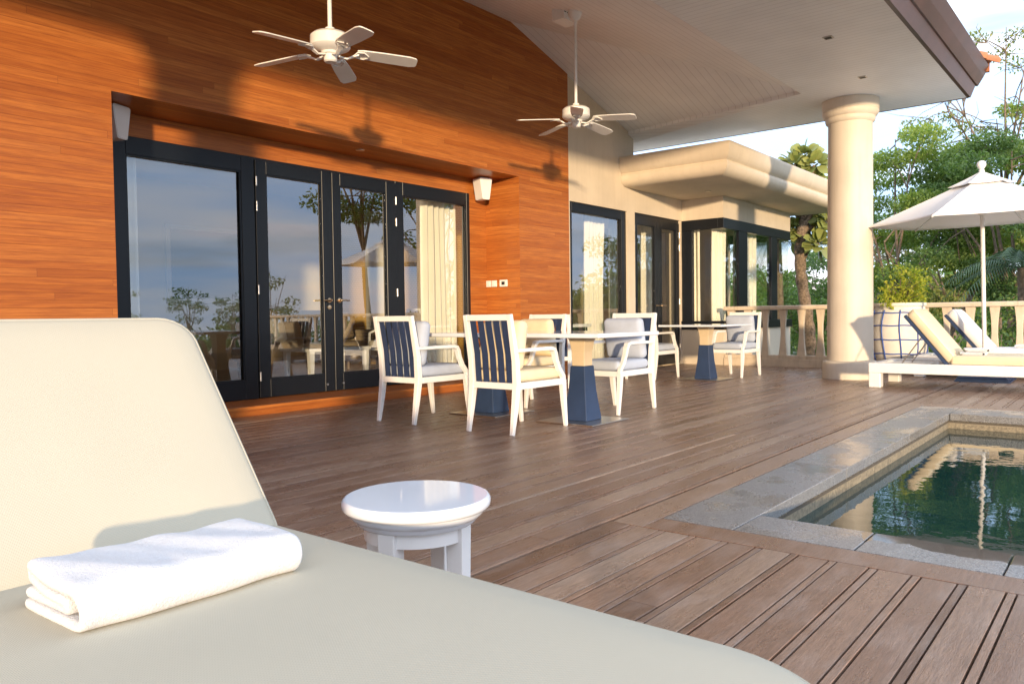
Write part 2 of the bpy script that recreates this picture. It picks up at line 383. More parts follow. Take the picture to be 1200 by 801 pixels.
def mat_granite():
    m = mat('grey_granite', (.3,.3,.3), .22); k = N(m); o = k.obj()
    v = k.n('ShaderNodeTexVoronoi', i_Scale=300.0); k.l(o, v.inputs['Vector'])
    sp = k.n('ShaderNodeSeparateColor'); k.l(v.outputs['Color'], sp.inputs[0])
    c = k.ramp(sp.outputs[0], [(0,(.08,.08,.082)),(.35,(.16,.158,.155)),(.65,(.22,.217,.212)),(1,(.32,.313,.30))])
    st = k.noise(k.mapping(o, (2,2,2)), 1.6, 6, .65)
    c = k.mixc(k.math('MULTIPLY', k.ramp(st, [(.5,(0,0,0)),(.62,(1,1,1))]), .35), c, (.17,.15,.125))
    # a splash of pool water lying on the near edge: darker and shinier, with its own uneven outline
    sp2 = k.n('ShaderNodeSeparateXYZ'); k.l(o, sp2.inputs[0])
    wob = k.math('MULTIPLY', k.math('SUBTRACT', k.noise(o, 5.5, 4), .5), .22)
    wet = k.math('MULTIPLY', k.math('GREATER_THAN', k.math('ADD', sp2.outputs[0], wob), 3.185), k.math('LESS_THAN', sp2.outputs[0], 3.4))
    wet = k.math('MULTIPLY', wet, k.math('LESS_THAN', k.math('ADD', sp2.outputs[1], wob), .86))
    c = k.mixc(wet, c, k.mixc(1.0, c, (.34,.31,.29), 'MULTIPLY'))
    k.l(c, k.b.inputs['Base Color'])
    k.l(k.mixc(wet, k.ramp(st, [(.45,(.34,.34,.34)),(.6,(.16,.16,.16))]), (.05,.05,.05)), k.b.inputs['Roughness']); return m
M['granite'] = mat_granite()
def mat_poolwall():
    m = mat('aged_pool_stone', (.4,.33,.22), .6); k = N(m); o = k.obj(); sp = k.n('ShaderNodeSeparateXYZ'); k.l(o, sp.inputs[0])
    n = k.noise(o, 45, 5, .7)
    c = k.ramp(n, [(.3,(.10,.085,.06)),(.7,(.36,.30,.20))])
    tide = k.ramp(k.math('ADD', sp.outputs[2], k.math('MULTIPLY', n, .03)), [(0,(0,0,0)),(1,(1,1,1))])
    z = k.math('ADD', sp.outputs[2], k.math('MULTIPLY', n, .02))
    band = k.math('MULTIPLY', k.math('LESS_THAN', z, -.050), k.math('GREATER_THAN', z, -.068))
    k.l(k.mixc(k.math('MULTIPLY', band, .8), c, (.05,.04,.03)), k.b.inputs['Base Color']); k.bump(n, .4, .004); return m
M['poolwall'] = mat_poolwall()
def mat_water():
    m = mat('pool_water', (.006,.030,.028), .015); k = N(m); o = k.obj(); k.b.inputs['IOR'].default_value = 1.333; k.b.inputs['Specular IOR Level'].default_value = .75
    h = k.math('ADD', k.noise(k.mapping(o, (1,1,1), (0,0,.6)), 7, 3, .5), k.math('MULTIPLY', k.noise(o, 2.2, 2), 1.5)); k.bump(h, .10, .010); return m
M['water'] = mat_water()

def mat_glass(name, refl=.13, tint=(.86,.88,.86)):
    m = bpy.data.materials.new(name); m.use_nodes = True; k = N(m); t = m.node_tree; t.nodes.clear()
    out = k.n('ShaderNodeOutputMaterial'); tr = k.n('ShaderNodeBsdfTransparent'); gl = k.n('ShaderNodeBsdfGlossy'); mx = k.n('ShaderNodeMixShader')
    tr.inputs[0].default_value = (*tint,1); gl.inputs['Roughness'].default_value = 0.0; gl.inputs[0].default_value = (.95,.97,1,1)
    fr = k.n('ShaderNodeFresnel', i_IOR=1.5); a = k.math('ADD', k.math('MULTIPLY', fr.outputs[0], 1.6), refl)
    a = k.math('MINIMUM', a, 1.0); geo = k.n('ShaderNodeNewGeometry'); a = k.math('MULTIPLY', a, k.math('SUBTRACT', 1.0, geo.outputs['Backfacing'])); k.l(a, mx.inputs[0]); k.l(tr.outputs[0], mx.inputs[1]); k.l(gl.outputs[0], mx.inputs[2]); k.l(mx.outputs[0], out.inputs[0]); return m
M['glass'] = mat_glass('door_glass', .115, (.96,.97,.95))
M['glass_clear'] = mat_glass('bay_glass', .02, (.97,.98,.96))

def mat_leaf(name, cols, trans=.3, rough=.5):
    m = bpy.data.materials.new(name); m.use_nodes = True; k = N(m); t = m.node_tree; t.nodes.clear()
    out = k.n('ShaderNodeOutputMaterial'); p = k.n('ShaderNodeBsdfPrincipled'); tl = k.n('ShaderNodeBsdfTranslucent'); mx = k.n('ShaderNodeMixShader')
    geo = k.n('ShaderNodeNewGeometry'); n = len(cols)
    c = k.ramp(geo.outputs['Random Per Island'], [(i/(n-1), x) for i, x in enumerate(cols)])
    p.inputs['Roughness'].default_value = rough; k.l(c, p.inputs['Base Color'])
    k.l(k.mixc(1.0, c, (1.0,1.15,.5), 'MULTIPLY'), tl.inputs[0]); mx.inputs[0].default_value = trans
    k.l(p.outputs[0], mx.inputs[1]); k.l(tl.outputs[0], mx.inputs[2]); k.l(mx.outputs[0], out.inputs[0]); return m
M['leaf_mid'] = mat_leaf('mid_green_leaves', [(.14,.21,.045),(.23,.32,.07),(.32,.40,.10),(.18,.27,.055)], .4)
M['leaf_dark'] = mat_leaf('dark_green_leaves', [(.08,.15,.045),(.13,.22,.06),(.20,.29,.085)], .35)
M['leaf_olive'] = mat_leaf('olive_leaves', [(.19,.22,.06),(.26,.29,.08),(.16,.20,.05),(.32,.30,.10)], .4)
M['leaf_yellow'] = mat_leaf('yellow_green_leaves', [(.34,.38,.04),(.46,.46,.06),(.24,.32,.04),(.55,.50,.08)], .45)
M['leaf_big'] = mat_leaf('broad_waxy_leaves', [(.22,.25,.07),(.30,.32,.10),(.17,.21,.06)], .15, .35)
M['palm'] = mat_leaf('palm_leaflets', [(.02,.055,.025),(.035,.08,.035),(.05,.10,.04)], .2)
M['bark'] = soft('rough_bark', (.20,.15,.11), .9, .45, 14, .8, 30, .02)
M['bark_light'] = soft('pale_bark', (.22,.16,.11), .9, .6, 22, 1.0, 34, .03)
def mat_ground():
    m = mat('garden_soil_and_grass', (.06,.08,.03), .9); k = N(m); o = k.obj()
    k.l(k.ramp(k.noise(o, .35, 8, .65), [(.35,(.035,.055,.018)),(.55,(.06,.085,.03)),(.7,(.12,.10,.06))]), k.b.inputs['Base Color']); k.bump(k.noise(o, 6, 6), .5, .1); return m
M['ground'] = mat_ground()
def mat_wallpaper():
    m = mat('patterned_wallpaper', (.5,.35,.12), .7); k = N(m); o = k.obj()
    sp = k.n('ShaderNodeSeparateXYZ'); k.l(o, sp.inputs[0])
    cv = k.n('ShaderNodeCombineXYZ'); k.l(sp.outputs[1], cv.inputs[0]); k.l(sp.outputs[2], cv.inputs[1])
    br = k.n('ShaderNodeTexBrick'); br.inputs['Scale'].default_value = 13; br.inputs['Mortar Size'].default_value = .045; br.inputs['Row Height'].default_value = .45; br.inputs['Brick Width'].default_value = .9
    k.l(cv.outputs[0], br.inputs['Vector']); k.l(k.mixc(br.outputs['Fac'], (.46,.27,.05), (.62,.43,.14)), k.b.inputs['Base Color']); return m
M['wallpaper'] = mat_wallpaper()
M['pot'] = soft('white_stone_pot', (.74,.71,.64), .7, .08, 8, .2, 60)
M['rope'] = soft('blue_rope', (.045,.10,.36), .8, .15, 60)
M['screen'] = mat('dark_display', (.02,.02,.022), .2)
#BODY
# ================================================================== SETTING
gx = np.linspace(-90, 150, 61); gy = np.linspace(-120, 120, 61)
GX, GY = np.meshgrid(gx, gy, indexing='ij')
GZ = -1.35 - 0.02*np.maximum(0, np.hypot(GX-5, GY-2)-16) + .15*np.sin(GX*.21)*np.cos(GY*.17)
V = np.stack([GX, GY, GZ], -1).reshape(-1, 3); ii = np.arange(60*60); a = (ii//60)*61 + ii % 60
structure(npmesh('ground', V, np.stack([a, a+61, a+62, a+1], -1), M['ground'], smooth=True))

rng = random.Random(5)
PITCH_Y, GAP, STRIP = .1345, .006, .0225
m = MB()
def board(x0, x1, y0, y1, z=0.0):
    dz = rng.uniform(-.0012, .0012); m.box(x0, y0, z-.022, x1, y1, z+dz)
def run(x0, x1, y0, y1, cut=True):
    """one line of boards along x with random butt joints"""
    x = x0
    L = rng.uniform(.6, 3.6)
    while x < x1-.02:
        e = min(x1, x+L)
        if x1-e < .5: e = x1
        board(x+.0012, e-.0012, y0, y1); x = e; L = rng.uniform(2.2, 4.2)
for k in range(-46, 50):
    yc = .449 + PITCH_Y*k
    pieces = [(yc-STRIP/2, yc+STRIP/2), (yc+STRIP/2+GAP, yc+PITCH_Y-STRIP/2-GAP)]
    for y0, y1 in pieces:
        if y0 >= 1.62+.15:                                # the terrace proper
            if y1 < 6.36: run(-5, 12.84, y0, y1)
        else:
            y1 = min(y1, 1.62+.146)
            if y1 - y0 < .008: continue
            run(-5, 2.844, y0, y1); run(8.25, 12.84, y0, y1)
board(2.85, 8.246, 1.624, 1.766)                          # frame boards round the coping
board(2.85, 3.016, -6, 1.62); board(8.06, 8.244, -6, 1.62)
structure(m.build('deck', M['deck'], bevel=.0015, seg=1))
m = MB(); m.box(-5, -6, -.05, 2.86, 1.7, -.024); m.box(8.05, -6, -.05, 12.9, 1.7, -.024); m.box(-5, 1.7, -.05, 12.9, 6.5, -.024); m.box(2.86, 1.61, -.05, 8.05, 1.7, -.024)
m.box(12.86, -6, -1.6, 12.98, 5.4, -.05)
structure(m.build('deck_gap_shade', M['dark']))  # solid near-black sheet stands in for shade between the boards, plus edge skirt
# pool
m = MB(); J = .0025
for y in np.arange(1.3, -6, -.47): m.box(3.022, y-.47+J, -.06, 3.31, y-J, 0.0)
xs = [3.022, 4.6, 6.1, 7.56]
for a_, b_ in zip(xs[:-1], xs[1:]): m.box(a_+J, 1.30+J, -.06, b_-J, 1.618, 0.0)
m.box(7.56+J, 1.30+J, -.06, 8.054, 1.618, 0.0)
for y in np.arange(1.3, -6, -.9): m.box(7.56, y-.9+J, -.06, 8.054, y-J, 0.0)
structure(m.build('pool_coping', M['granite'], bevel=.004, seg=2))
m = MB(); m.box(3.312, 1.304, -1.3, 7.558, 1.5, -.0605); m.box(3.1, -6, -1.3, 3.3145, 1.304, -.0605); m.box(7.556, -6, -1.3, 7.8, 1.304, -.0605); m.box(3.1, -6, -1.4, 7.8, 1.5, -1.3)
structure(m.build('pool_wall', M['poolwall']))
m = MB(); m.add([(3.31, -6, -.126), (7.56, -6, -.126), (7.56, 1.31, -.126), (3.31, 1.31, -.126)], [(0, 1, 2, 3)])
structure(m.build('pool_water', M['water']))

# ================================================================== HOUSE
house = empty('villa', 'low villa with varnished timber front, white boarded ceiling and cream plaster wing', 'house')
YW, YD, YP = 6.37, 6.93, 6.40
m = MB()
m.box(-6, YW, 0, 2.88, YD+.12, 4.9); m.box(2.88, YW, 2.70, 8.056, YD+.12, 4.9); m.box(8.056, YW, 0, 9.19, YD+.12, 4.9)
m.build('timber_wall', M['wood'], house)
m = MB(); m.box(2.882, YD+.012, 2.50, 8.054, YD+.1, 2.698); m.box(7.70, YD+.012, .10, 8.054, YD+.1, 2.50); m.box(2.882, YD+.012, .10, 3.05, YD+.1, 2.50)
m.build('timber_surround', M['wood'], house)
m = MB(); m.box(2.884, YW-.012, -.02, 8.052, YD+.3, .088)
m.build('threshold_step', M['wood'], house, bevel=.004)
# door wall: fixed panes and a pair of leaves
fz0, fz1, pz0, pz1 = .090, 2.497, .278, 2.34
def glazed(name, x0, x1, z0, z1, px0, px1, a0, a1, y, t, mat_f, glass, parent):
    """frame with a rectangular opening, at depth y..y+t, pane set inside"""
    m = MB()
    m.box(x0, y, z0, px0, y+t, z1); m.box(px1, y, z0, x1, y+t, z1); m.box(px0, y, z0, px1, y+t, a0); m.box(px0, y, a1, px1, y+t, z1)
    f = m.build(name, mat_f, parent, bevel=.003, seg=1)
    g = MB().box(px0-.005, y+t*.45, a0-.005, px1+.005, y+t*.45+.006, a1+.005).build('pane', glass, f)
    b = MB(); w = .012; yy = y-.004
    b.box(px0, yy+.012, a0, px0+w, yy+.03, a1); b.box(px1-w, yy+.012, a0, px1, yy+.03, a1); b.box(px0+w, yy+.012, a0, px1-w, yy+.03, a0+w); b.box(px0+w, yy+.012, a1-w, px1-w, yy+.03, a1)
    b.build('glazing_bead', M['alu'], f)
    return f
glazed('fixed_window', 3.052, 4.50, fz0, fz1, 3.236, 4.355, pz0, pz1, YD-.01, .09, M['alu'], M['glass'], house)
glazed('fixed_window', 6.39, 7.698, fz0, fz1, 6.51, 7.64, pz0, pz1, YD-.01, .09, M['alu'], M['glass'], house)
MB().box(4.502, YD, 2.474, 6.388, YD+.08, fz1).build('door_head', M['alu'], house)
for x0, x1, p0, p1, hs in ((4.506, 5.445, 4.63, 5.315, -1), (5.452, 6.384, 5.56, 6.235, 1)):
    d = glazed('glass_door', x0, x1, .094, 2.470, p0, p1, pz0, pz1, YD-.022, .07, M['alu'], M['glass'], house)
    hx = x1-.065 if hs < 0 else x0+.065
    h = MB(); h.lathe([(.0, 0), (.026, 0), (.026, .012), (.012, .014), (.012, .05), (0, .05)], n=16)
    h.v = [(hx+a, YD-.022-c, 1.08+b) for a, b, c in h.v]
    h.tube([(hx, YD-.068, 1.08), (hx+hs*-.03*-1*0 - hs*0, YD-.07, 1.08), (hx-.045*(1 if hs < 0 else -1)*1, YD-.072, 1.083), (hx-.11*(1 if hs < 0 else -1), YD-.070, 1.078)], [.009, .010, .009, .007], 8)
    h.build('handle', M['bronze'], d)
    if hs < 0: MB().lathe([(0, 0), (.024, 0), (.024, .012), (0, .014)], n=16).build('keyhole', M['bronze'], d); bpy.data.objects['keyhole'].rotation_euler.x = R(90); bpy.data.objects['keyhole'].location = (hx, YD-.022, 1.005)
    gx_ = x0+.004 if hs < 0 else x1-.004
    for z in (.31, 1.18, 2.01, 2.26): MB().tube([(gx_, YD-.03, z-.045), (gx_, YD-.03, z+.045)], .010, 8).build('hinge', M['steel'], d)
    MB().lathe([(0, 0), (.011, 0), (.011, .012), (0, .012)], n=12).build('door_bolt', M['steel'], d)
    bo = [o for o in d.children if o.name.startswith('door_bolt')][0]; bo.rotation_euler.x = R(90); bo.location = ((x1-.11 if hs < 0 else x0+.10), YD-.022, .17)
# white wing wall with its openings
m = MB(); T = YP+.22
m.box(9.19, YP, 0, 9.255, T, 2.515); m.box(10.855, YP, 0, 11.085, T, 2.525); m.box(12.665, YP, 0, 12.71, T, 2.53)
m.box(9.19, YP, 2.515, 10.855, T, 2.9); m.box(10.855, YP, 2.525, 12.71, T, 2.9); m.box(9.19, YP, 2.9, 12.71, T, 3.33)
m.box(9.19, YP, 3.33, 11.06, T, 4.6)
m.build('plaster_wall', M['cream_wall'], house)
glazed('fixed_window', 9.257, 10.853, .07, 2.512, 9.345, 10.72, .16, 2.385, YP+.03, .09, M['alu'], M['glass'], house)
MB().box(11.087, YP+.035, 2.475, 12.663, YP+.12, 2.522).build('door_head', M['alu'], house)
for x0, x1, p0, p1, hs in ((11.09, 11.885, 11.20, 11.785, -1), (11.892, 12.66, 12.02, 12.56, 1)):
    d = glazed('glass_door', x0, x1, .02, 2.472, p0, p1, .26, 2.352, YP+.02, .07, M['alu'], M['glass'], house)
    hx = x1-.05 if hs < 0 else x0+.05
    h = MB(); h.tube([(hx, YP+.02, 1.03), (hx, YP-.03, 1.03), (hx+hs*.12, YP-.035, 1.03)], .010, 8); h.build('handle', M['bronze'], d)
    gx_ = x0+.004 if hs < 0 else x1-.004
    for z in (.31, 1.10, 2.05, 2.27): MB().tube([(gx_, YP+.015, z-.05), (gx_, YP+.015, z+.05)], .012, 8).build('hinge', M['steel'], d)
# bay with corner glazing
BX, BY, BE = 12.709, 5.62, 15.95
m = MB(); m.box(BX, BY, -1.6, BE, BY+.14, .605); m.box(BX, BY+.14, 0, BX+.14, YP-.002, .605)
m.box(BX, BY, 2.52, BE, BY+.14, 2.884); m.box(BX, BY+.14, 2.52, BX+.14, YP-.002, 2.884); m.box(BE-.14, BY+.14, -1.6, BE, 10.5, .605); m.box(BE-.14, BY+.14, 2.52, BE, 10.5, 2.884); m.box(BE-.14, 6.9, .605, BE, 10.5, 2.52)
m.build('bay_wall', M['cream_wall'], house)
m = MB(); q = .004
m.box(BX-q, BY-q, 2.342, BE+q, BY+.10, 2.519); m.box(BX-q, BY+.10, 2.342, BX+.10, YP-.004, 2.519); m.box(BX-q-.03, BY-q-.03, .607, BE+q, BY+.10, .755); m.box(BX-q-.03, BY+.10, .607, BX+.10, YP-.004, .755)
m.box(BX, 6.20, .755, BX+.09, YP-.004, 2.342); m.box(13.377, BY, .755, 13.76, BY+.09, 2.342); m.box(14.925, BY, .755, 15.24, BY+.09, 2.342)
m.box(BE-.09, BY+.10, .607, BE+q, 6.9, .755); m.box(BE-.09, BY+.10, 2.342, BE+q, 6.9, 2.519)
bw = m.build('bay_window', M['alu'], house, bevel=.004, seg=1)
for b in ((BX+.03, BY+.034, .75, BX+.038, 6.21, 2.35), (BX+.03, BY+.026, .75, 13.38, BY+.034, 2.35), (13.755, BY+.026, .75, 14.93, BY+.034, 2.35), (15.235, BY+.026, .75, BE-.03, BY+.034, 2.35), (BE-.038, BY+.034, .75, BE-.03, 6.9, 2.35)):
    MB().box(*b).build('pane', M['glass_clear'], bw)
# canopy over the wing: moulded edge on three sides
prof = [(0, 2.886), (.06, 2.892), (.115, 2.918), (.150, 2.955), (.166, 3.0), (.166, 3.04), (.152, 3.066), (.125, 3.075), (.150, 3.088), (.186, 3.118), (.210, 3.165), (.222, 3.22), (.228, 3.28), (.232, 3.326), (.20, 3.335)]
sx0, sy0, sx1, sy1 = 10.83, 4.817, 16.4, 9.0
V = []; F = []
for o_, z in prof: V += [(sx0-o_, YP-.003, z), (sx0-o_, sy0-o_, z), (sx1+o_, sy0-o_, z), (sx1+o_, sy1, z)]
F = [(i*4+k, i*4+k+1, i*4+k+5, i*4+k+4) for i in range(len(prof)-1) for k in range(3)]
# separate strips per side so the corners stay crisp
m = MB()
for k in range(3):
    vv = [p for i in range(len(prof)) for p in (V[i*4+k], V[i*4+k+1])]
    m.add(vv, [(2*i, 2*i+1, 2*i+3, 2*i+2) for i in range(len(prof)-1)], True)
e = len(prof)-1
m.add([(sx0, YP-.003, 2.886), (sx0, sy0, 2.886), (sx1, sy0, 2.886), (sx1, YP-.003, 2.886)], [(0, 1, 2, 3)])
m.add([(sx1, YP-.003, 2.886), (BE, YP-.003, 2.886), (BE, sy1, 2.886), (sx1, sy1, 2.886)], [(0, 1, 2, 3)])
m.add([V[e*4], V[e*4+1], V[e*4+2], V[e*4+3], (10.6, 9, 3.34)], [(0, 1, 2, 3, 4)])
cn = m.build('canopy', M['cream_wall'], house)
MB().box(12.02, 5.55, 2.876, 12.08, 5.63, 2.8865).build('downlight', M['steel'], cn)
# ceiling and eaves
ZS, ZT = 3.65, 3.695
m = MB()
m.add([(-6, 1.83, ZS), (11.77, 1.83, ZS), (11.77, 3.43, ZS), (-6, 3.43, ZS)], [(0, 1, 2, 3)])
m.add([(10.13, 3.43, ZS), (11.77, 3.43, ZS), (11.77, 8.2, ZS), (10.9, 6.41, 3.73)], [(0, 1, 2), (0, 2, 3)])
sf = m.build('soffit', M['soffit'], house)
m = MB()
m.add([(-6, 3.43, ZT), (10.13, 3.43, ZT), (7.9, 6.41, 4.665), (-6, 6.41, 4.665)], [(0, 1, 2, 3)])
m.add([(10.13, 3.43, ZT), (10.9, 6.41, 3.775), (7.9, 6.41, 4.665)], [(0, 1, 2)])
m.add([(-6, 3.43, ZS), (10.13, 3.43, ZS), (10.13, 3.43, ZT), (-6, 3.43, ZT)], [(0, 1, 2, 3)])
m.add([(10.13, 3.43, ZS), (10.9, 6.41, 3.73), (10.9, 6.41, 3.775), (10.13, 3.43, ZT)], [(0, 1, 2, 3)])
m.build('vaulted_ceiling', M['tray'], house)
def downlight(x, y, z, parent):
    d = MB().box(x-.045, y-.045, z-.008, x+.045, y+.045, z+.002).build('downlight', M['steel'], parent)
    MB().box(x-.032, y-.032, z-.011, x+.032, y+.032, z-.0085).build('lamp_well', M['dark'], d)
for p in ((6.67, 2.44), (8.25, 2.52), (9.9, 2.63)): downlight(p[0], p[1], ZS, sf)
d = MB().lathe([(.0, -.004), (.03, -.004), (.045, -.008), (.05, 0), (0, 0)], (5.62, 6.63, 2.70), 20).build('downlight', M['steel'], house)
m = MB(); m.prism([(1.84, 3.645), (1.80, 3.645), (1.745, 3.787), (1.84, 3.787)], 'x', -6, 11.775); m.prism([(8.3, 3.646), (8.3, 3.79), (1.80, 3.79), (1.83, 3.646)], 'x', 11.776, 11.80)
fa = m.build('fascia', M['brown_fascia'], house)
MB().prism([(1.9, 3.79), (1.725, 3.79), (1.66, 3.90), (1.60, 4.02), (1.612, 4.03), (1.9, 4.03)], 'x', -6, 11.83).build('gutter', M['brown_fascia'], house)
m = MB(); m.add([(-6.2, 1.63, 4.04), (11.9, 1.63, 4.04), (5.5, 9, 6.9), (-6.2, 9, 6.9), (11.9, 9.5, 4.04)], [(0, 1, 2, 3), (1, 4, 2)])
rf = m.build('roof', M['terracotta'], house)
m = MB()
rt_ = random.Random(2)
for j in range(4):                                        # overlapping half-round tiles running up the hip
    c = Vector((11.86-.11*j, 1.58+.12*j, 4.03+.05*j)); ax = Vector((-.62, .70, .30)).normalized(); sd = Vector((.70, .66, 0)).normalized(); upv = ax.cross(sd)*-1
    upv = upv if upv.z > 0 else -upv; w0, w1 = .13, .10; V = []
    for e, w in ((-.02, w0), (.16, w1)):
        for lay in (0, .014):
            for q in range(9):
                b_ = math.pi*q/8; V.append(c+ax*(e+rt_.uniform(-.012, .012)*(e < 0))+sd*math.cos(b_)*(w-lay)+upv*math.sin(b_)*(w-lay))
    F = []
    for q in range(8): F += [(q, q+1, 18+q+1, 18+q), (9+q, 9+q+1, 27+q+1, 27+q), (q, q+1, 9+q+1, 9+q)]
    m.add(V, F)
m.box(11.80, 1.60, 3.95, 11.87, 1.66, 4.06)
m.build('ridge_tile', M['terracotta'], rf)
# rooms behind the glass
m = MB(); m.box(2.9, YD+.30, .02, 9.10, 11.6, .086); m.box(9.2, YP+.23, -.1, 15.8, 10.4, .018); m.box(12.86, BY+.15, -.1, 15.8, YP+.22, .018)
m.build('interior_floor', M['interior_floor'], house)
m = MB(); m.box(2.7, YD+.13, .0, 2.88, 11.6, 3.0); m.box(2.7, 11.6, 0, 9.2, 11.75, 3.0); m.box(9.2, 10.4, 0, 15.8, 10.55, 3.0)
m.build('interior_wall', M['interior_wall'], house)
MB().box(9.10, YD+.13, 0, 9.186, 11.6, 3.0).build('papered_wall', M['wallpaper'], house)
m = MB(); m.box(2.7, YD+.125, 3.0, 9.19, 11.75, 3.1); m.box(9.19, YP+.23, 2.89, 15.9, 10.55, 2.95); m.box(12.86, BY+.15, 2.89, 15.9, YP+.22, 2.95)
m.build('interior_ceiling', M['interior_ceiling'], house)
MB().box(10.6, 10.37, .02, 11.3, 10.398, 2.1).build('inner_doorway', M['dark'], house)

# ------------------------------------------------------------------ columns
def column(x, y, label):
    c = empty('column', label, 'column', (x, y, 0), 0, 'round columns under the eaves')
    MB().lathe([(0, .0), (.345, .0), (.345, .02), (.345, .205), (.338, .225), (.315, .235), (.29, .24)], n=48).build('plinth', M['column'], c)
    MB().lathe([(.288, .232), (.283, .9), (.278, 2.2), (.274, 3.35), (.274, 3.40)], n=48).build('shaft', M['column'], c)
    MB().lathe([(.276, 3.35), (.300, 3.37), (.31, 3.40), (.305, 3.425), (.325, 3.44), (.345, 3.47), (.350, 3.50), (.340, 3.515), (.352, 3.53), (.352, 3.647)], n=48).build('capital', M['column'], c)
column(10.94, 3.06, 'round cream column holding the roof corner beside the balustrade')
column(-.02, 3.06, 'round cream column behind the head of the big cream lounger')

# ------------------------------------------------------------------ balustrade
bal = empty('balustrade', 'cream stone balustrade with waisted balusters along the far edge of the deck', 'balustrade', (12.8, 0, 0))
m = MB(); m.prism([(-.09, .93), (-.10, .945), (-.10, .985), (-.085, 1.0), (.085, 1.0), (.10, .985), (.10, .945), (.09, .93)], 'y', -6, 5.615); m.build('rail', M['stone_rail'], bal, bevel=.004)
m = MB(); m.box(-.11, -6, -.3, .11, 5.612, .125); m.box(-.085, -6, .125, .085, 5.612, .185); m.build('base', M['stone_rail'], bal, bevel=.006)
bm_ = MB(); prof_b = [(.185, .066), (.22, .064), (.30, .055), (.42, .044), (.55, .038), (.70, .041), (.82, .050), (.90, .060), (.932, .062)]
bm_.bar([(0, 0, z) for z, w in prof_b], (0, 1, 0), [2*w for z, w in prof_b], [1.3*w for z, w in prof_b])
b0 = bm_.build('baluster', M['stone_rail'], bal, bevel=.006)
ys = [4.624+.298*k for k in range(-36, 4)]
b0.location.y = ys[0]
for y in ys[1:]:
    c = b0.copy(); col.objects.link(c); c.location.y = y
# ================================================================== FIXTURES
def fan(x, y, zh, ztop, rot, tilt, label):
    f = empty('ceiling_fan', label, 'ceiling fan', (x, y, ztop), 0, 'white ceiling fans')
    z = zh-ztop
    MB().lathe([(.0, .02), (.075, .02), (.078, -.02), (.055, -.075), (.025, -.10), (0, -.10)], n=24).build('ceiling_mount', M['white'], f)
    MB().tube([(0, 0, -.08), (0, 0, z+.12)], .0165, 12).build('down_rod', M['white'], f)
    MB().lathe([(.0, .145), (.035, .14), (.04, .105), (.125, .095), (.148, .075), (.15, .0), (.14, -.012), (.10, -.03), (.07, -.04), (.065, -.055), (.05, -.06), (.05, -.105), (.04, -.115), (0, -.118)], (0, 0, z), 32).build('motor_housing', M['white'], f)
    for k in range(5):
        a = R(rot+72*k)
        b = MB(); L = [(.20, .045), (.24, .058), (.40, .066), (.60, .068), (.645, .055), (.655, .035)]
        top = [(r, w) for r, w in L]; out = [(r, -w) for r, w in L] + [(r, w) for r, w in L[::-1]]
        n = len(out); tl = math.sin(R(12))
        P = lambda r, w, dz: (r, w*math.cos(R(12)), -w*tl + dz - .07*(r-.2))
        b.add([P(r, w, .004) for r, w in out] + [P(r, w, -.004) for r, w in out], [tuple(range(n)), tuple(range(n, 2*n))[::-1]] + [(i, (i+1) % n, n+(i+1) % n, n+i) for i in range(n)])
        bl = b.build('blade', M['white'], f, loc=(0, 0, z-.035), rotz=a)
        b = MB(); b.bar([(.06, 0, -.032), (.12, 0, -.045), (.17, 0, -.024), (.21, 0, -.012)], (0, 1, 0), [.03, .022, .03, .05], [.012]*4)
        for s in (-1, 1): b.tube([(.17, s*.006, -.022), (.20, s*.040, -.010-s*.008), (.25, s*.046, -.014-s*.009), (.285, s*.012, -.018)], .0055, 6)
        b.build('blade_arm', M['white'], bl)
    f.rotation_euler.x = R(tilt)
    return f
def ceil_z(y): return ZT + (y-3.43)/(6.41-3.43)*(4.665-ZT)
fan(3.80, 4.80, 2.925, ceil_z(4.80), -34, 0, 'nearer white five-blade ceiling fan, in front of the timber wall above the glass doors')
fan(7.08, 4.80, 3.02, ceil_z(4.80), -1, 0, 'farther white five-blade ceiling fan, beside the edge where timber meets cream plaster')
t = empty('junction_box', 'small white vent box on the boarded ceiling beside the farther fan', 'vent', (7.2, 5.0, ceil_z(5.0)))
MB().box(-.13, -.06, -.10, .13, .10, .03).build('box_body', M['white'], t, bevel=.004)
m = MB(); [m.box(-.12+.05*k, -.0605, -.03, -.085+.05*k, -.058, -.005) for k in range(5)]; m.build('vent_slots', M['dark'], t)

def speaker(x, y, z, rz, label):
    s = empty('wall_speaker', label, 'speaker', (x, y, z), rz, 'white wall speakers in the door recess')
    m = MB(); prof = rounded_outline([(-.10, .14), (.10, .14), (.055, -.14), (-.055, -.14)], .02, 3)
    m.prism([(p.x, p.y) for p in prof], 'y', -.11, .05); m.build('cabinet', M['white'], s, bevel=.008)
    m = MB(); m.prism([(p.x*.88, p.y*.92) for p in prof], 'y', -.1135, -.108); m.build('grille', M['canvas'], s)
    m = MB(); m.box(-.02, .05, -.04, .02, .14, .04); m.build('bracket', M['dark'], s); return s
speaker(7.80, 6.80, 2.545, R(-14), 'white wedge speaker in the right corner of the door recess above the switches')
speaker(3.07, 6.80, 2.55, R(22), 'white wedge speaker half hidden in the left corner of the door recess')
sw = empty('switch_panel', 'row of three white switch plates on the timber side of the recess', 'switch', (8.052, 6.74, 1.322))
for y, w in ((.165, .085), (.065, .085)):
    p_ = MB().box(-.012, y-w/2, -.043, .003, y+w/2, .043).build('switch_plate', M['white'], sw, bevel=.004)
    MB().box(-.016, y-.02, -.03, -.012, y+.02, .03).build('rocker', M['white'], p_, bevel=.002)
p_ = MB().box(-.018, -.165, -.047, .003, -.03, .047).build('thermostat', M['white'], sw, bevel=.01)
MB().box(-.0195, -.125, -.022, -.018, -.07, .022).build('display', M['screen'], p_)

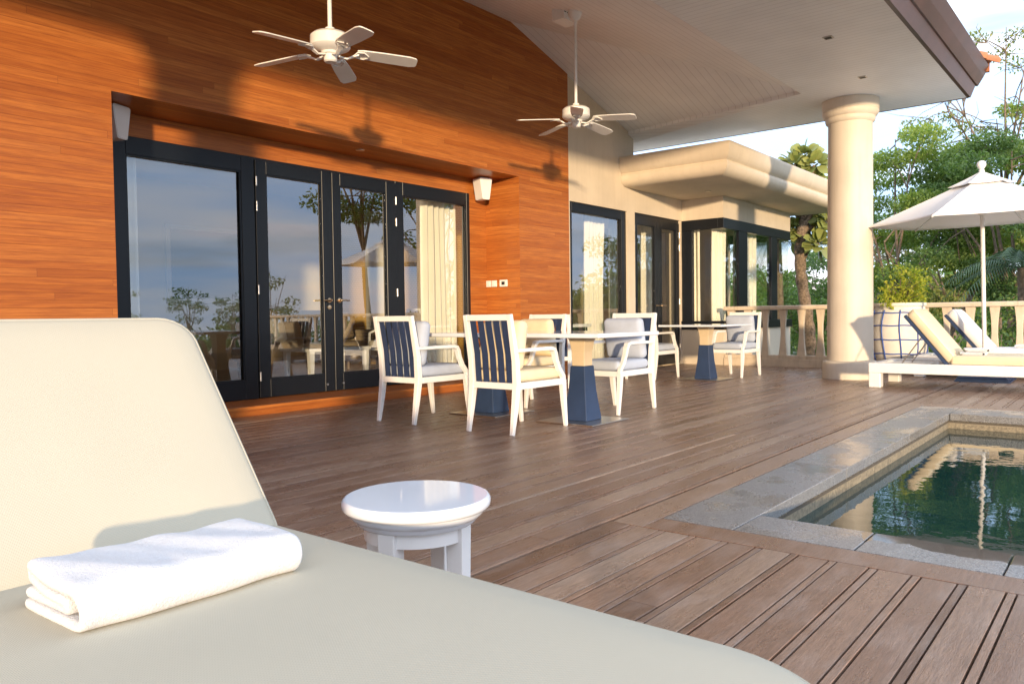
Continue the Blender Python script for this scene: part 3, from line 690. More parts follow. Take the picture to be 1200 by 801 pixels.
# ================================================================== DINING FURNITURE
def make_chair(fab):
    t = empty('dining_chair', 'chair', 'chair')
    W, D = M['white'], .0
    for s in (-1, 1):
        MB().bar([(.335, s*.225, 0), (.31, s*.225, .2), (.295, s*.225, .37)], (0, 1, 0), [.028, .038, .046], [.028, .04, .048]).build('leg', W, t, bevel=.004)
    for s in (-1, 1):
        MB().bar([(-.335, s*.215, 0), (-.30, s*.215, .2), (-.275, s*.215, .37), (-.285, s*.215, .55), (-.35, s*.215, .895)], (0, 1, 0), [.03, .042, .048, .044, .038], [.03, .042, .05, .046, .034]).build('leg', W, t, bevel=.004)
    m = MB(); m.box(-.25, -.242, .335, .318, -.205, .385); m.box(-.25, .205, .335, .318, .242, .385); m.box(.275, -.204, .335, .317, .204, .384); m.box(-.298, -.192, .335, -.255, .192, .384); m.box(-.25, -.204, .36, .274, .204, .383)
    m.build('seat_frame', W, t, bevel=.004)
    MB().bar([(-.343, -.194, .872), (-.343, .194, .872)], (0, 0, 1), .046, .034).build('top_rail', W, t, bevel=.004)
    for k in range(5):
        y = -.154+.077*k
        MB().bar([(-.276, y, .385), (-.292, y, .60), (-.339, y, .849)], (0, 1, 0), .051, .010).build('back_slat', M['navy'], t)
    for s in (-1, 1):
        MB().bar([(-.30, s*.225, .625), (0, s*.225, .628), (.13, s*.225, .628), (.172, s*.225, .618), (.192, s*.225, .585), (.208, s*.225, .53), (.245, s*.225, .46), (.298, s*.225, .40), (.308, s*.225, .36)], (0, 1, 0), [.036, .046, .05, .05, .046, .042, .040, .040, .038], [.026, .028, .030, .034, .036, .036, .036, .036, .03]).build('arm', W, t, bevel=.005)
    c = roundbox(.56, .425, .085, .035, .012).build('seat_cushion', fab, t, loc=(.035, 0, .43)); 
    return t
def make_pillow(fab, label):
    o = roundbox(.38, .41, .10, .045, .03, 8).build('cushion', fab)
    return tag(o, label, 'cushion', 'loose back cushions on the dining chairs')
G_CH = 'white dining chairs with navy webbing backs'
chair_grey = make_chair(M['grey_fabric']); chair_cream = make_chair(M['cream_fabric'])
used = set()
def place_chair(x, y, deg, kind, label, pillow=None):
    src = chair_grey if kind == 'grey' else chair_cream
    if kind not in used: used.add(kind); c = src
    else: c = copy_tree(src)
    c.location = (x, y, 0.001); c.rotation_euler.z = R(deg); c['label'] = label; c['group'] = G_CH
    if pillow:
        p = make_pillow(M['grey_fabric'] if kind == 'grey' else M['cream_fabric'], pillow)
        q = Matrix.Rotation(R(deg), 4, 'Z') @ Matrix.Translation((-.170, 0, .662)) @ Matrix.Rotation(R(-79), 4, 'Y')
        p.matrix_world = Matrix.Translation((x, y, 0.001)) @ q
    return c
place_chair(4.80, 4.875, 0, 'grey', 'grey-cushioned dining chair, back to us, nearest the glass doors', 'pale grey cushion leaning in the chair whose back is nearest the doors')
place_chair(4.79, 3.83, 0, 'cream', 'cream-cushioned dining chair with its navy striped back to us, nearest the camera', 'cream cushion leaning behind the navy striped back nearest the camera')
place_chair(6.23, 3.81, 180, 'grey', 'grey-cushioned dining chair facing us at the right end of the long table', 'pale grey cushion facing us at the right end of the long table')
place_chair(6.22, 4.83, 180, 'cream', 'cream-cushioned dining chair facing us across the middle of the long table', 'cream cushion facing us across the middle of the long table')
place_chair(9.66, 5.32, 0, 'grey', 'grey-seated chair without a loose cushion, side on before the white wing doors')
place_chair(10.56, 4.49, 180, 'grey', 'grey-cushioned chair facing left at the small far table, before the balustrade', 'pale grey cushion in the chair before the balustrade')
place_chair(7.95, 5.72, 25, 'grey', 'mostly hidden dining chair against the timber corner behind the long table')

def pedestal(parent, x, y):
    p = MB()
    p.bar([(x, y, .012), (x, y, .10), (x, y, .25), (x, y, .462)], (0, 1, 0), [.232, .210, .172, .142], [.232, .210, .172, .142])
    o = p.build('pedestal', M['navy_paint'], parent, bevel=.006)
    q = MB(); q.bar([(x, y, .462), (x, y, .58), (x, y, .66), (x, y, .712)], (0, 1, 0), [.122, .126, .148, .185], [.122, .126, .148, .185]); q.build('pedestal_neck', M['beige_metal'], o, bevel=.004)
    MB().box(x-.28, y-.28, .002, x+.28, y+.28, .0115).build('base_plate', M['steel'], o, bevel=.002)
t1 = empty('dining_table', 'long white dining table on two navy pedestals, set for four chairs', 'table', (5.45, 4.15, 0))
MB().box(-.47, -.96, .706, .47, .98, .742).build('tabletop', M['white_gloss'], t1, bevel=.010)
pedestal(t1, 0, -.49); pedestal(t1, 0, .51)
t2 = empty('dining_table', 'small white table on one navy pedestal before the bay window', 'table', (9.83, 4.60, 0))
MB().box(-.50, -.45, .712, .50, .45, .740).build('tabletop', M['white_gloss'], t2, bevel=.010)
pedestal(t2, 0, 0)

# ================================================================== LOUNGERS
def lounger(x_left, y_hinge, fw_, cw, c_off, label, cush, length=1.75, zt=.285, ang=51.5, thick=.095, r_top=.07, r_foot=.06, head=.82, Lb=.70):
    """x right across, head towards +y, foot towards -y"""
    t = empty('sun_lounger', label, 'sun lounger', (x_left, y_hinge, 0), 0, 'sun loungers on the deck')
    b = .115; L = length
    m = MB(); m.box(0, -L, zt-b, .10, head, zt); m.box(fw_-.10, -L, zt-b, fw_, head, zt); m.box(.1005, head-.10, zt-b, fw_-.1005, head-.0005, zt-.0005); m.box(.1005, -L+.0005, zt-b, fw_-.1005, -L+.10, zt-.0005)
    m.build('frame', M['white'], t, bevel=.008)
    for x in (.002, fw_-.132):
        for y in (head-.132, -L+.002): MB().box(x, y, 0, x+.13, y+.13, zt-b+.001).build('leg', M['white'], t, bevel=.01)
    m = MB(); n = int((L-.15)/.09)
    for k in range(n): m.box(.10, -L+.12+k*.09, zt-.03, fw_-.10, -L+.18+k*.09, zt-.008)
    m.box(.10, .25, zt-.05, fw_-.10, head-.10, zt-.02)
    m.build('deck_slats', M['white'], t)
    # backrest
    br_ = bpy.data.objects.new('backrest', None)
    A = R(ang); rot = Matrix.Translation((c_off, 0, zt+.005)) @ Matrix.Rotation(A, 4, 'X')
    m = MB()
    for x in (.0, cw-.045): m.box(x+.002, .0, -.035, x+.043, Lb, .0)
    for k in range(int((Lb-.06)/.085)+1): m.box(.043, .03+k*.085, -.028, cw-.043, min(Lb-.005, .075+k*.085), -.006)
    bo = m.build('backrest_frame', M['navy_paint'], t, bevel=.003); bo.matrix_local = rot
    out = rounded_outline([(0, 0), (cw, 0), (cw, Lb), (0, Lb)], [.04, .04, r_top, r_top])
    bc = pad(out, thick, .022, .012).build('backrest_cushion', cush, t); bc.matrix_local = rot @ Matrix.Translation((0, .01, .002))
    m = MB(); pp = inset_outline(out, .004); m.tube([(p.x, p.y, thick-.010) for p in pp]+[(pp[0].x, pp[0].y, thick-.010)], .0042, 6, False); m.build('piping', cush, bc)
    # seat pad
    out = rounded_outline([(c_off, -.012), (c_off, -L+.02), (c_off+cw, -L+.02), (c_off+cw, -.012)], [.04, r_foot, r_foot, .04], 14)
    sc_ = pad(out, thick, .022, .010).build('seat_cushion', cush, t, loc=(0, 0, zt+.001))
    m = MB(); pp = inset_outline(out, .004)
    for zz in (thick-.010, .012): m.tube([(p.x, p.y, zz) for p in pp]+[(pp[0].x, pp[0].y, zz)], .0042, 6, False)
    m.build('piping', cush, sc_)
    for x in (c_off+.10, c_off+cw-.10):
        MB().tube([(x, .42*math.cos(A)+.02, zt+.42*math.sin(A)-.02), (x, .50, zt-.02)], .007, 8).build('strut', M['steel'], t)
    return t
lounger(.05, 1.70, 1.07, .82, .25, 'large cream sun lounger in the foreground with a white towel on it', M['cushion'], length=1.475, r_foot=.25, r_top=.085, ang=51.5, Lb=.685)
lounger(9.70, 1.69, 1.02, .74, .04, 'white sun lounger with cream pad beside the far pool edge', M['cream_fabric'], ang=52)
lounger(11.55, 1.60, .95, .74, .04, 'white sun lounger with pale grey pad behind the parasol pole', M['canvas'], ang=51)

# towel on the near lounger: one folded sheet
def towel(L, D, t, name, label, loc, rz, layers_seed, bulge=1.0):
    n_ = 7
    def arc(cy, cz, r, a0, a1): return [(cy+r*math.cos(R(a0+(a1-a0)*k/n_)), cz+r*math.sin(R(a0+(a1-a0)*k/n_))) for k in range(n_+1)]
    z1, z2, z3, z4 = t/2, t/2+t*1.04, t/2+t*2.08, t/2+t*3.12
    seg = lambda a, b, k=8: [(a[0]+(b[0]-a[0])*i/k, a[1]+(b[1]-a[1])*i/k) for i in range(k)]
    c = (z1+z4)/2; r = (z4-z1)/2
    path = seg((.012, z1), (D-r, z1)) + arc(D-r, c, r, -90, 90) + seg((D-r, z4), (t*1.0, z4)) + arc(t*1.0, (z3+z4)/2, (z4-z3)/2, 90, 270) + seg((t*1.0, z3), (D-2.2*r, z3)) + arc(D-2.2*r, (z2+z3)/2, (z3-z2)/2, 90, -90) + seg((D-2.2*r, z2), (.02, z2)) + [(.02, z2)]
    P = [Vector(p) for p in path]; out = [P[0]]
    for p in P[1:]:
        if (p-out[-1]).length > 1e-4: out.append(p)
    P = out; n = len(P); nx = 30; V = []
    rr = random.Random(layers_seed); ph = [rr.uniform(0, 6) for _ in range(8)]
    side = []
    for i in range(n):
        tt = (P[min(i+1, n-1)]-P[max(0, i-1)]).normalized(); side.append(Vector((-tt.y, tt.x)))
    loop = [P[i]+side[i]*t*.47 for i in range(n)] + [P[i]-side[i]*t*.47 for i in range(n-1, -1, -1)]
    K = len(loop)
    for j in range(nx+1):
        u = j/nx; x0 = (u-.5)*L
        for i, q in enumerate(loop):
            s = (i if i < n else 2*n-1-i)/n
            ex = (u-.5)*2
            x = x0 + .006*math.sin(s*19+ph[0])*abs(ex)**4*(1 if ex > 0 else -1) - .006*ex**5*(1 if (i == 0) else .3)
            edge = max(0, abs(ex)-.9)/.1
            zz = q.y*(1+.05*math.sin(u*5+ph[1])*bulge+.03*math.sin(u*11+ph[2]+q.x*20)) + .0018*math.sin(u*23+q.x*31+ph[3])*(q.y/(4*t))
            zz = zz*(1-.04*edge**2)
            y = q.x + .004*math.sin(u*7+ph[4])+.002*math.sin(u*17+s*9)
            V.append((x, y, max(.0012, zz)))
    F = [(j*K+i, j*K+(i+1) % K, (j+1)*K+(i+1) % K, (j+1)*K+i) for j in range(nx) for i in range(K)]
    for j in (0, nx):
        F += [(j*K+i, j*K+i+1, j*K+K-2-i, j*K+K-1-i) for i in range(n-1)]
    m = MB(); m.add(V, F, True); o = m.build(name, M['towel'], loc=loc, rotz=rz)
    o.modifiers.new('smooth', 'SUBSURF').levels = 1; o.modifiers['smooth'].render_levels = 1
    return tag(o, label, 'towel', 'folded white towels on the loungers')
ZC = .285+.001+.095+.010
towel(.415, .235, .0192, 'towel', 'thick folded white towel on the foreground lounger', (.715, 1.508, ZC-.004), R(178.5), 3)
for k in range(2):
    towel(.34, .24, .009, 'towel', ('lower' if k == 0 else 'upper')+' of two folded white towels on the cream lounger by the far pool edge', (9.98+.01*k, 1.60-.02*k, .382+.0405*k), R(184+6*k), 11+k)
towel(.36, .26, .011, 'towel', 'folded white towel on the pale grey lounger behind the parasol', (11.98, 1.30, .384), R(180), 17)

# side table
st = empty('side_table', 'round glossy white side table standing beside the foreground lounger', 'side table', (1.505, 1.565, 0))
MB().lathe([(0, .390), (.195, .390)], n=72).lathe([(.195, .390), (.1995, .3885), (.205, .380), (.205, .367), (.199, .359), (.189, .356), (.187, .348), (.178, .337), (.170, .334), (.166, .325), (.161, .320), (.153, .318), (0, .318)], n=72).build('tabletop', M['white_gloss'], st)
MB().lathe([(.145, .319), (.145, .280), (.128, .280), (.128, .319)], n=64).build('apron', M['white'], st)
for k in range(4):
    a = R(14+90*k); MB().taper((0, 0, 0), .021, .021, (0, 0, .319), .026, .026).build('leg', M['white'], st, bevel=.003, loc=(.130*math.cos(a), .130*math.sin(a), 0), rotz=a)

# ------------------------------------------------------------------ parasol
ps = empty('parasol', 'white six-sided parasol with ball finial over the far loungers', 'parasol', (11.28, 1.55, 0))
ps.rotation_euler = (R(-.9), R(-1.6), 0)
m = MB(); [m.box(-.30+.012*k, -.30+.012*k, .0+.018*k, .30-.012*k, .30-.012*k, .016+.018*k) for k in range(4)]
m.lathe([(.045, .07), (.045, .30), (.03, .31)], n=20); m.build('base', M['navy_paint'], ps, bevel=.003)
MB().tube([(0, 0, .05), (0, 0, 2.62)], .024, 16).build('pole', M['white'], ps)
m = MB(); rim, apex, Rr, nr = 2.0, 2.53, 1.32, 6
def canopy_mesh(r0, r1, z0, z1, sag, scal, thick=.004, off=R(46), ns=10, nc=10):
    m = MB()
    for s in range(nr):
        a0, a1 = off+2*math.pi*s/nr, off+2*math.pi*(s+1)/nr
        V = []
        for side in (0, 1):
            for i in range(ns+1):
                t = i/ns; r = r0+(r1-r0)*t; z = z0+(z1-z0)*t - sag*math.sin(math.pi*t)*.4
                for j in range(nc+1):
                    u = j/nc; p0 = Vector((math.cos(a0), math.sin(a0)))*r; p1 = Vector((math.cos(a1), math.sin(a1)))*r
                    p = p0.lerp(p1, u); bow = 4*u*(1-u)
                    k = 1 - scal*bow*t*t
                    V.append((p.x*k, p.y*k, z - sag*bow*math.sin(math.pi*min(1, t*.9)) - side*thick))
        q = (ns+1)*(nc+1)
        F = [(i*(nc+1)+j, i*(nc+1)+j+1, (i+1)*(nc+1)+j+1, (i+1)*(nc+1)+j) for i in range(ns) for j in range(nc)]
        F += [tuple(x+q for x in f[::-1]) for f in F]
        F += [(ns*(nc+1)+j, ns*(nc+1)+j+1, q+ns*(nc+1)+j+1, q+ns*(nc+1)+j) for j in range(nc)]
        m.add(V, F, True)
    return m
cp = canopy_mesh(.05, Rr, apex, rim, .030, .045).build('canopy', M['canvas'], ps)
canopy_mesh(.03, .37, apex+.05, apex-.105, .012, .10, ns=5).build('vent_cap', M['canvas'], cp)
MB().lathe([(0, 0), (.03, 0), (.032, .03), (.022, .045), (.03, .055), (.050, .085), (.052, .105), (.042, .135), (.02, .150), (0, .152)], (0, 0, apex+.04), 20).build('finial', M['white'], ps)
for k in range(6):
    a = R(46)+2*math.pi*k/6; d = Vector((math.cos(a), math.sin(a), 0))
    r_ = MB().bar([d*.06+Vector((0, 0, apex-.03)), d*(Rr-.01)+Vector((0, 0, rim-.012))], d.cross(Vector((0, 0, 1))), .012, .020).build('rib', M['white'], ps)
    MB().bar([d*.03+Vector((0, 0, 2.12)), d*.62+Vector((0, 0, apex-.24-.02))], d.cross(Vector((0, 0, 1))), .010, .014).build('strut', M['white'], r_)
MB().lathe([(.024, 2.05), (.05, 2.06), (.05, 2.09), (.034, 2.10), (.034, 2.16), (.024, 2.17)], n=20).build('runner', M['white'], ps)

# ------------------------------------------------------------------ planter
pt = empty('planter', 'big white barrel planter netted in blue rope beside the column', 'planter', (12.30, 2.76, 0))
pp = [(.0, .0), (.27, .0), (.31, .10), (.365, .35), (.385, .55), (.375, .74), (.335, .90), (.325, .94), (.345, .96), (.345, 1.0), (.31, 1.0), (.30, .93), (0, .93)]
MB().lathe(pp, n=56).build('pot', M['pot'], pt)
def pot_r(z):
    q = pp[1:8]
    for (r0, z0), (r1, z1) in zip(q[:-1], q[1:]):
        if z0 <= z <= z1: return r0+(r1-r0)*(z-z0)/(z1-z0)
    return q[-1][0]
m = MB()
for z in (.10, .28, .48, .68, .86):
    m.tube([((pot_r(z)+.004)*math.cos(2*math.pi*k/48), (pot_r(z)+.004)*math.sin(2*math.pi*k/48), z+.004*math.sin(k)) for k in range(49)], .0095, 6, False)
for k in range(10):
    a = 2*math.pi*k/10+.25
    m.tube([((pot_r(z)+.005)*math.cos(a+.04*math.sin(z*7)), (pot_r(z)+.005)*math.sin(a+.04*math.sin(z*7)), z) for z in np.linspace(.06, .90, 12)], .0095, 6)
m.build('rope_net', M['rope'], pt)

# ================================================================== ROOMS BEHIND THE GLASS
def curtain(x0, y0, x1, y1, z0, z1, label, amp=.045, waves=7, gather=0, seed=1):
    rr = random.Random(seed); n = waves*8; V = []; d = Vector((x1-x0, y1-y0)); nn = Vector((-d.y, d.x)).normalized(); zs = np.linspace(z0, z1, 9)
    ph = [rr.uniform(-.8, .8) for _ in range(waves+2)]
    for z in zs:
        tz = (z-z0)/(z1-z0)
        for i in range(n+1):
            u = i/n; w = math.sin(2*math.pi*u*waves + ph[int(u*waves)]*.6)*amp*(1-.25*tz) + .012*math.sin(9*u+3*tz)
            s = u*(1-gather*math.sin(math.pi*min(1, tz*1.15))*.5)
            p = Vector((x0, y0))+d*s+nn*w; V.append((p.x, p.y, z))
    F = [(j*(n+1)+i, j*(n+1)+i+1, (j+1)*(n+1)+i+1, (j+1)*(n+1)+i) for j in range(8) for i in range(n)]
    m = MB(); m.add(V, F, True); o = m.build('curtain', M['curtain'])
    s = o.modifiers.new('thickness', 'SOLIDIFY'); s.thickness = .004
    return tag(o, label, 'curtain', 'cream curtains behind the glass')
curtain(7.05, 7.16, 7.66, 7.16, .09, 2.62, 'cream curtain behind the rightmost pane of the timber front', waves=6, seed=2)
curtain(3.16, 7.18, 3.44, 7.18, .09, 2.62, 'pale curtain at the left edge of the leftmost pane', waves=3, seed=3)
curtain(10.20, 6.78, 10.72, 6.78, .02, 2.60, 'cream curtain at the right side of the wing window', waves=5, gather=.25, seed=4)
curtain(12.02, 6.80, 12.58, 6.80, .02, 2.60, 'cream curtain behind the right leaf of the wing doors', waves=5, gather=.2, seed=5)
curtain(11.22, 6.95, 11.55, 6.95, .02, 2.60, 'cream curtain behind the left leaf of the wing doors', waves=3, seed=6)
curtain(12.90, 5.90, 13.30, 5.86, .60, 2.70, 'cream curtain at the corner of the bay window', waves=4, gather=.15, seed=7)
curtain(12.92, 6.36, 12.92, 6.14, .60, 2.70, 'narrow cream curtain at the inner end of the bay window', waves=2, seed=8)
curtain(13.80, 5.88, 14.75, 5.88, .60, 2.70, 'sheer cream curtain behind the middle bay pane', waves=6, seed=9)

sf_ = empty('sofa', 'tan sofa inside the room behind the left door leaf', 'sofa', (6.95, 9.35, .09))
roundbox(1.9, .80, .26, .06, .01).build('seat', M['sofa'], sf_, loc=(0, 0, .32)); roundbox(1.9, .2, .46, .07, .01).build('backrest', M['rattan'], sf_, loc=(0, .36, .62))
for s in (-1, 1): roundbox(.14, .8, .40, .05).build('armrest', M['rattan'], sf_, loc=(s*.98, 0, .42))
for s in (-1, 1):
    for y in (-.34, .34): MB().tube([(s*.95, y, 0), (s*.95, y, .22)], [.02, .03], 8).build('leg', M['bark'], sf_)
def room_pillow(x, y, z, s, rz, matl, label):
    o = roundbox(s, s*.95, .13, .05, .03, 6).build('pillow', matl); o.matrix_world = Matrix.Translation((x, y, z)) @ Matrix.Rotation(R(rz), 4, 'Z') @ Matrix.Rotation(R(72), 4, 'X')
    return tag(o, label, 'pillow', 'pillows on the sofa indoors')
room_pillow(6.42, 9.38, .80, .46, 8, M['pillow_brown'], 'large brown pillow on the left of the indoor sofa')
room_pillow(6.22, 9.20, .73, .34, -6, M['pillow_light'], 'small pale pillow in front of the brown one on the indoor sofa')
room_pillow(7.05, 9.38, .79, .46, -5, M['sofa'], 'tan pillow on the middle of the indoor sofa')
room_pillow(7.50, 9.40, .78, .44, 6, M['pillow_brown'], 'brown pillow towards the right end of the indoor sofa')
ac = empty('armchair', 'white cane armchair with arched back inside, seen between sofa and curtain', 'armchair', (7.55, 8.2, .09), R(-100))
roundbox(.6, .6, .12, .05, .01).build('seat_cushion', M['pillow_light'], ac, loc=(0, 0, .42))
pts = [(-.30, .26, .0), (-.30, .30, .45), (-.27, .30, .75), (-.15, .30, .90), (.15, .30, .90), (.27, .30, .75), (.30, .30, .45), (.30, .26, 0)]
MB().tube(pts, .024, 8).build('back_hoop', M['white'], ac)
MB().prism([(-.27, .45), (-.25, .74), (-.14, .87), (.14, .87), (.25, .74), (.27, .45)], 'y', .29, .31).build('cane_panel', M['rattan'], ac)
for s in (-1, 1): MB().tube([(s*.29, .28, .66), (s*.30, -.05, .66), (s*.30, -.26, .58), (s*.30, -.28, 0)], .022, 8).build('arm', M['white'], ac)
MB().box(-.30, -.28, .34, .30, .28, .375).build('seat_frame', M['white'], ac, bevel=.004)
ct = empty('coffee_table', 'low white coffee table in front of the indoor sofa', 'table', (6.45, 8.35, .09))
MB().box(-.5, -.3, .38, .5, .3, .42).build('tabletop', M['white'], ct, bevel=.005)
for s in (-1, 1):
    for y in (-.25, .25): MB().taper((s*.44, y, 0), .025, .025, (s*.44, y, .381), .035, .035).build('leg', M['white'], ct)
wp = empty('wall_picture', 'dark framed picture on the far indoor wall', 'picture', (6.72, 11.598, 1.75))
m = MB(); m.box(-.75, -.05, -.6, -.68, 0, .6); m.box(.68, -.05, -.6, .75, 0, .6); m.box(-.68, -.05, -.6, .68, 0, -.53); m.box(-.68, -.05, .53, .68, 0, .6); m.build('picture_frame', M['white'], wp)
MB().box(-.68, -.02, -.53, .68, -.001, .53).build('picture_sheet', M['dark'], wp)
cs = empty('console_cabinet', 'low dark cabinet with white top inside the wing window', 'cabinet', (10.0, 7.0, .02))
MB().box(-.55, -.22, 0, .30, .22, .68).build('carcass', M['dark'], cs); MB().box(-.58, -.25, .681, .33, .25, .73).build('countertop', M['white'], cs, bevel=.004)
fl = empty('floor_lamp', 'pale column lamp standing indoors behind the right door leaf', 'lamp', (8.55, 9.75, .09))
MB().lathe([(0, 0), (.16, 0), (.16, .02), (.02, .03), (.02, .3), (0, .3)], n=20).build('lamp_foot', M['white'], fl); MB().lathe([(.17, .3), (.17, 2.5)], n=28).build('lamp_shade', M['curtain'], fl)
# ================================================================== PLANTS
def leaf_quads(P, D, Nn, L, W, rs, fold=.18):
    """P points, D directions, Nn normals -> two-quad folded leaves, numpy"""
    n = len(P); S = np.cross(D, Nn); S /= np.linalg.norm(S, axis=1, keepdims=True)+1e-9
    L = L[:, None]; W = W[:, None]
    a = P; b = P + D*L*.45 + S*W*.5 + Nn*W*fold; c = P + D*L - Nn*L*.12; d = P + D*L*.45 - S*W*.5 + Nn*W*fold
    V = np.stack([a, b, c, d], 1).reshape(-1, 3); i = np.arange(n)*4
    F = np.concatenate([np.stack([i, i+1, i+2], -1), np.stack([i, i+2, i+3], -1)])
    return V, F
def rand_dirs(rs, n, upbias=.3):
    d = rs.normal(size=(n, 3)); d[:, 2] += upbias; return d/np.linalg.norm(d, axis=1, keepdims=True)
def foliage(name, matl, centres, radii, per, leaf, rs, parent, flat=.7, up=.35):
    Ps = []
    for c, r in zip(centres, radii):
        n = max(4, int(per*(r**2)))
        q = rs.normal(size=(n, 3)); q /= np.linalg.norm(q, axis=1, keepdims=True); q *= (rs.uniform(.15, 1, size=(n, 1))**.5)*r; q[:, 2] *= flat; Ps.append(q+np.array(c))
    P = np.concatenate(Ps); n = len(P)
    D = rand_dirs(rs, n, -.15); Nn = rand_dirs(rs, n, up*3); Nn -= D*np.sum(D*Nn, 1, keepdims=True); Nn /= np.linalg.norm(Nn, axis=1, keepdims=True)+1e-9
    L = leaf*rs.uniform(.6, 1.3, n); V, F = leaf_quads(P, D, Nn, L, L*.55, rs)
    return npmesh(name, V, F, matl, parent)
G_TR = 'garden trees beyond the balustrade'
def tree(x, y, label, h, spread, crown_lo, matl, seed, leaf=.13, per=230, clumps=34, clump_r=(.5, 1.0), trunk_r=.14, lean=(0, 0), bark='bark', base=-1.6, limbs=7, group=G_TR, flat=.5, twigs=0):
    rs = np.random.RandomState(seed); rr = random.Random(seed)
    t = empty('broadleaf_tree', label, 'tree', (x, y, base), 0, group)
    H = h-base; lo = crown_lo-base
    m = MB(); tp = []
    fork = lo*.9
    for k in range(7):
        u = k/6; tp.append(Vector((lean[0]*u + .12*math.sin(u*4+seed), lean[1]*u+.12*math.cos(u*5+seed)-.12*math.cos(seed), fork*u)))
    m.tube(tp, [trunk_r*(1-.35*k/6)*(1.35 if k == 0 else 1) for k in range(7)], 10)
    top = tp[-1]; C = []; Rd = []
    cz, hz = (lo+H)/2, (H-lo)/2
    ends = []
    for k in range(limbs):
        a = 2*math.pi*(k+rr.random()*.6)/limbs; u = rr.uniform(.35, .85)
        e = Vector((top.x+math.cos(a)*spread*u, top.y+math.sin(a)*spread*u, cz+hz*rr.uniform(-.35, .75)))
        if k == 0: e = Vector((top.x*1.1, top.y*1.1, H-.3))
        mid = top.lerp(e, .5)+Vector((0, 0, .25)); m.tube([top, top.lerp(mid, .5)+Vector((rr.uniform(-.1, .1), rr.uniform(-.1, .1), .05)), mid, e], [trunk_r*.42, trunk_r*.32, trunk_r*.22, trunk_r*.08], 7); ends.append((mid, e))
    for k in range(clumps):
        v = rs.normal(size=3); v /= np.linalg.norm(v); v *= rs.uniform(.35, 1)**.45
        c = Vector((top.x+v[0]*spread, top.y+v[1]*spread, cz+v[2]*hz)); C.append(tuple(c)); Rd.append(rs.uniform(*clump_r))
        mid, e = min(ends, key=lambda q: (q[1]-c).length); s = mid.lerp(e, rr.uniform(.3, 1))
        m.tube([s, s.lerp(c, .5)+Vector((0, 0, .08)), c], [trunk_r*.16, trunk_r*.11, trunk_r*.05], 5)
        for j in range(twigs):
            q = c+Vector(rs.normal(size=3))*Rd[-1]*.9; m.tube([s.lerp(c, .6), c.lerp(q, .6)+Vector((0, 0, .05)), q], [.016, .010, .004], 4)
    m.build('trunk', M[bark], t)
    foliage('crown', M[matl], C, Rd, per, leaf, rs, t, flat)
    return t
def at(px, dist):
    """ground point seen along a bearing measured from the column of the view"""
    a = YAW - math.atan((px-600)/917.75); return dist*math.cos(a), dist*math.sin(a)
# big trees beyond the balustrade (bearing, distance)
x, y = at(1162, 27); tree(x, y, 'tall thin tree with bare twigs reaching above the roof corner at the right', 9.4, 2.7, 4.4, 'leaf_olive', 21, .11, 420, 30, (.3, .62), .13, (.3, -.4), 'bark_light', limbs=9, twigs=4, flat=.4)
x, y = at(1052, 24); tree(x, y, 'bushy mid-green tree directly behind the right side of the column', 5.9, 2.1, 1.0, 'leaf_mid', 22, .10, 1562, 37, (.40, .78), flat=.42)
x, y = at(1094, 25.5); tree(x, y, 'bushy tree with pale leaning trunk seen above the planter', 5.3, 2.0, 1.9, 'leaf_mid', 23, .10, 1437, 31, (.40, .75), .11, (.5, -.9), 'bark_light', flat=.42)
x, y = at(1176, 23.5); tree(x, y, 'dense dark tree behind the right half of the parasol', 5.4, 2.1, 1.2, 'leaf_dark', 24, .10, 1562, 33, (.42, .8), flat=.42)
x, y = at(1228, 28); tree(x, y, 'light green tree at the right edge of the picture above the parasol', 7.2, 2.9, 2.0, 'leaf_mid', 25, .12, 1250, 37, (.45, .95), .15, flat=.4)
x, y = at(1010, 33); tree(x, y, 'far dark tree half hidden by the column', 4.6, 2.6, .4, 'leaf_dark', 26, .13, 700, 34, (.5, .9))
x, y = at(1122, 36); tree(x, y, 'far olive tree showing between the nearer crowns', 5.8, 3.0, .8, 'leaf_olive', 27, .13, 620, 32, (.5, 1.0))
x, y = at(955, 31); tree(x, y, 'low dark tree behind the broad-leaved one, left of the column', 2.3, 2.4, -.8, 'leaf_dark', 28, .13, 800, 28, (.5, .9), .1)
x, y = at(905, 34); tree(x, y, 'low mid-green tree seen through the end of the bay window', 2.8, 2.6, -.6, 'leaf_mid', 29, .13, 700, 30, (.5, .9), .1)
x, y = at(1260, 22); tree(x, y, 'dark tree just outside the right edge behind the loungers', 4.0, 2.0, -.2, 'leaf_dark', 30, .11, 800, 30, (.4, .8))
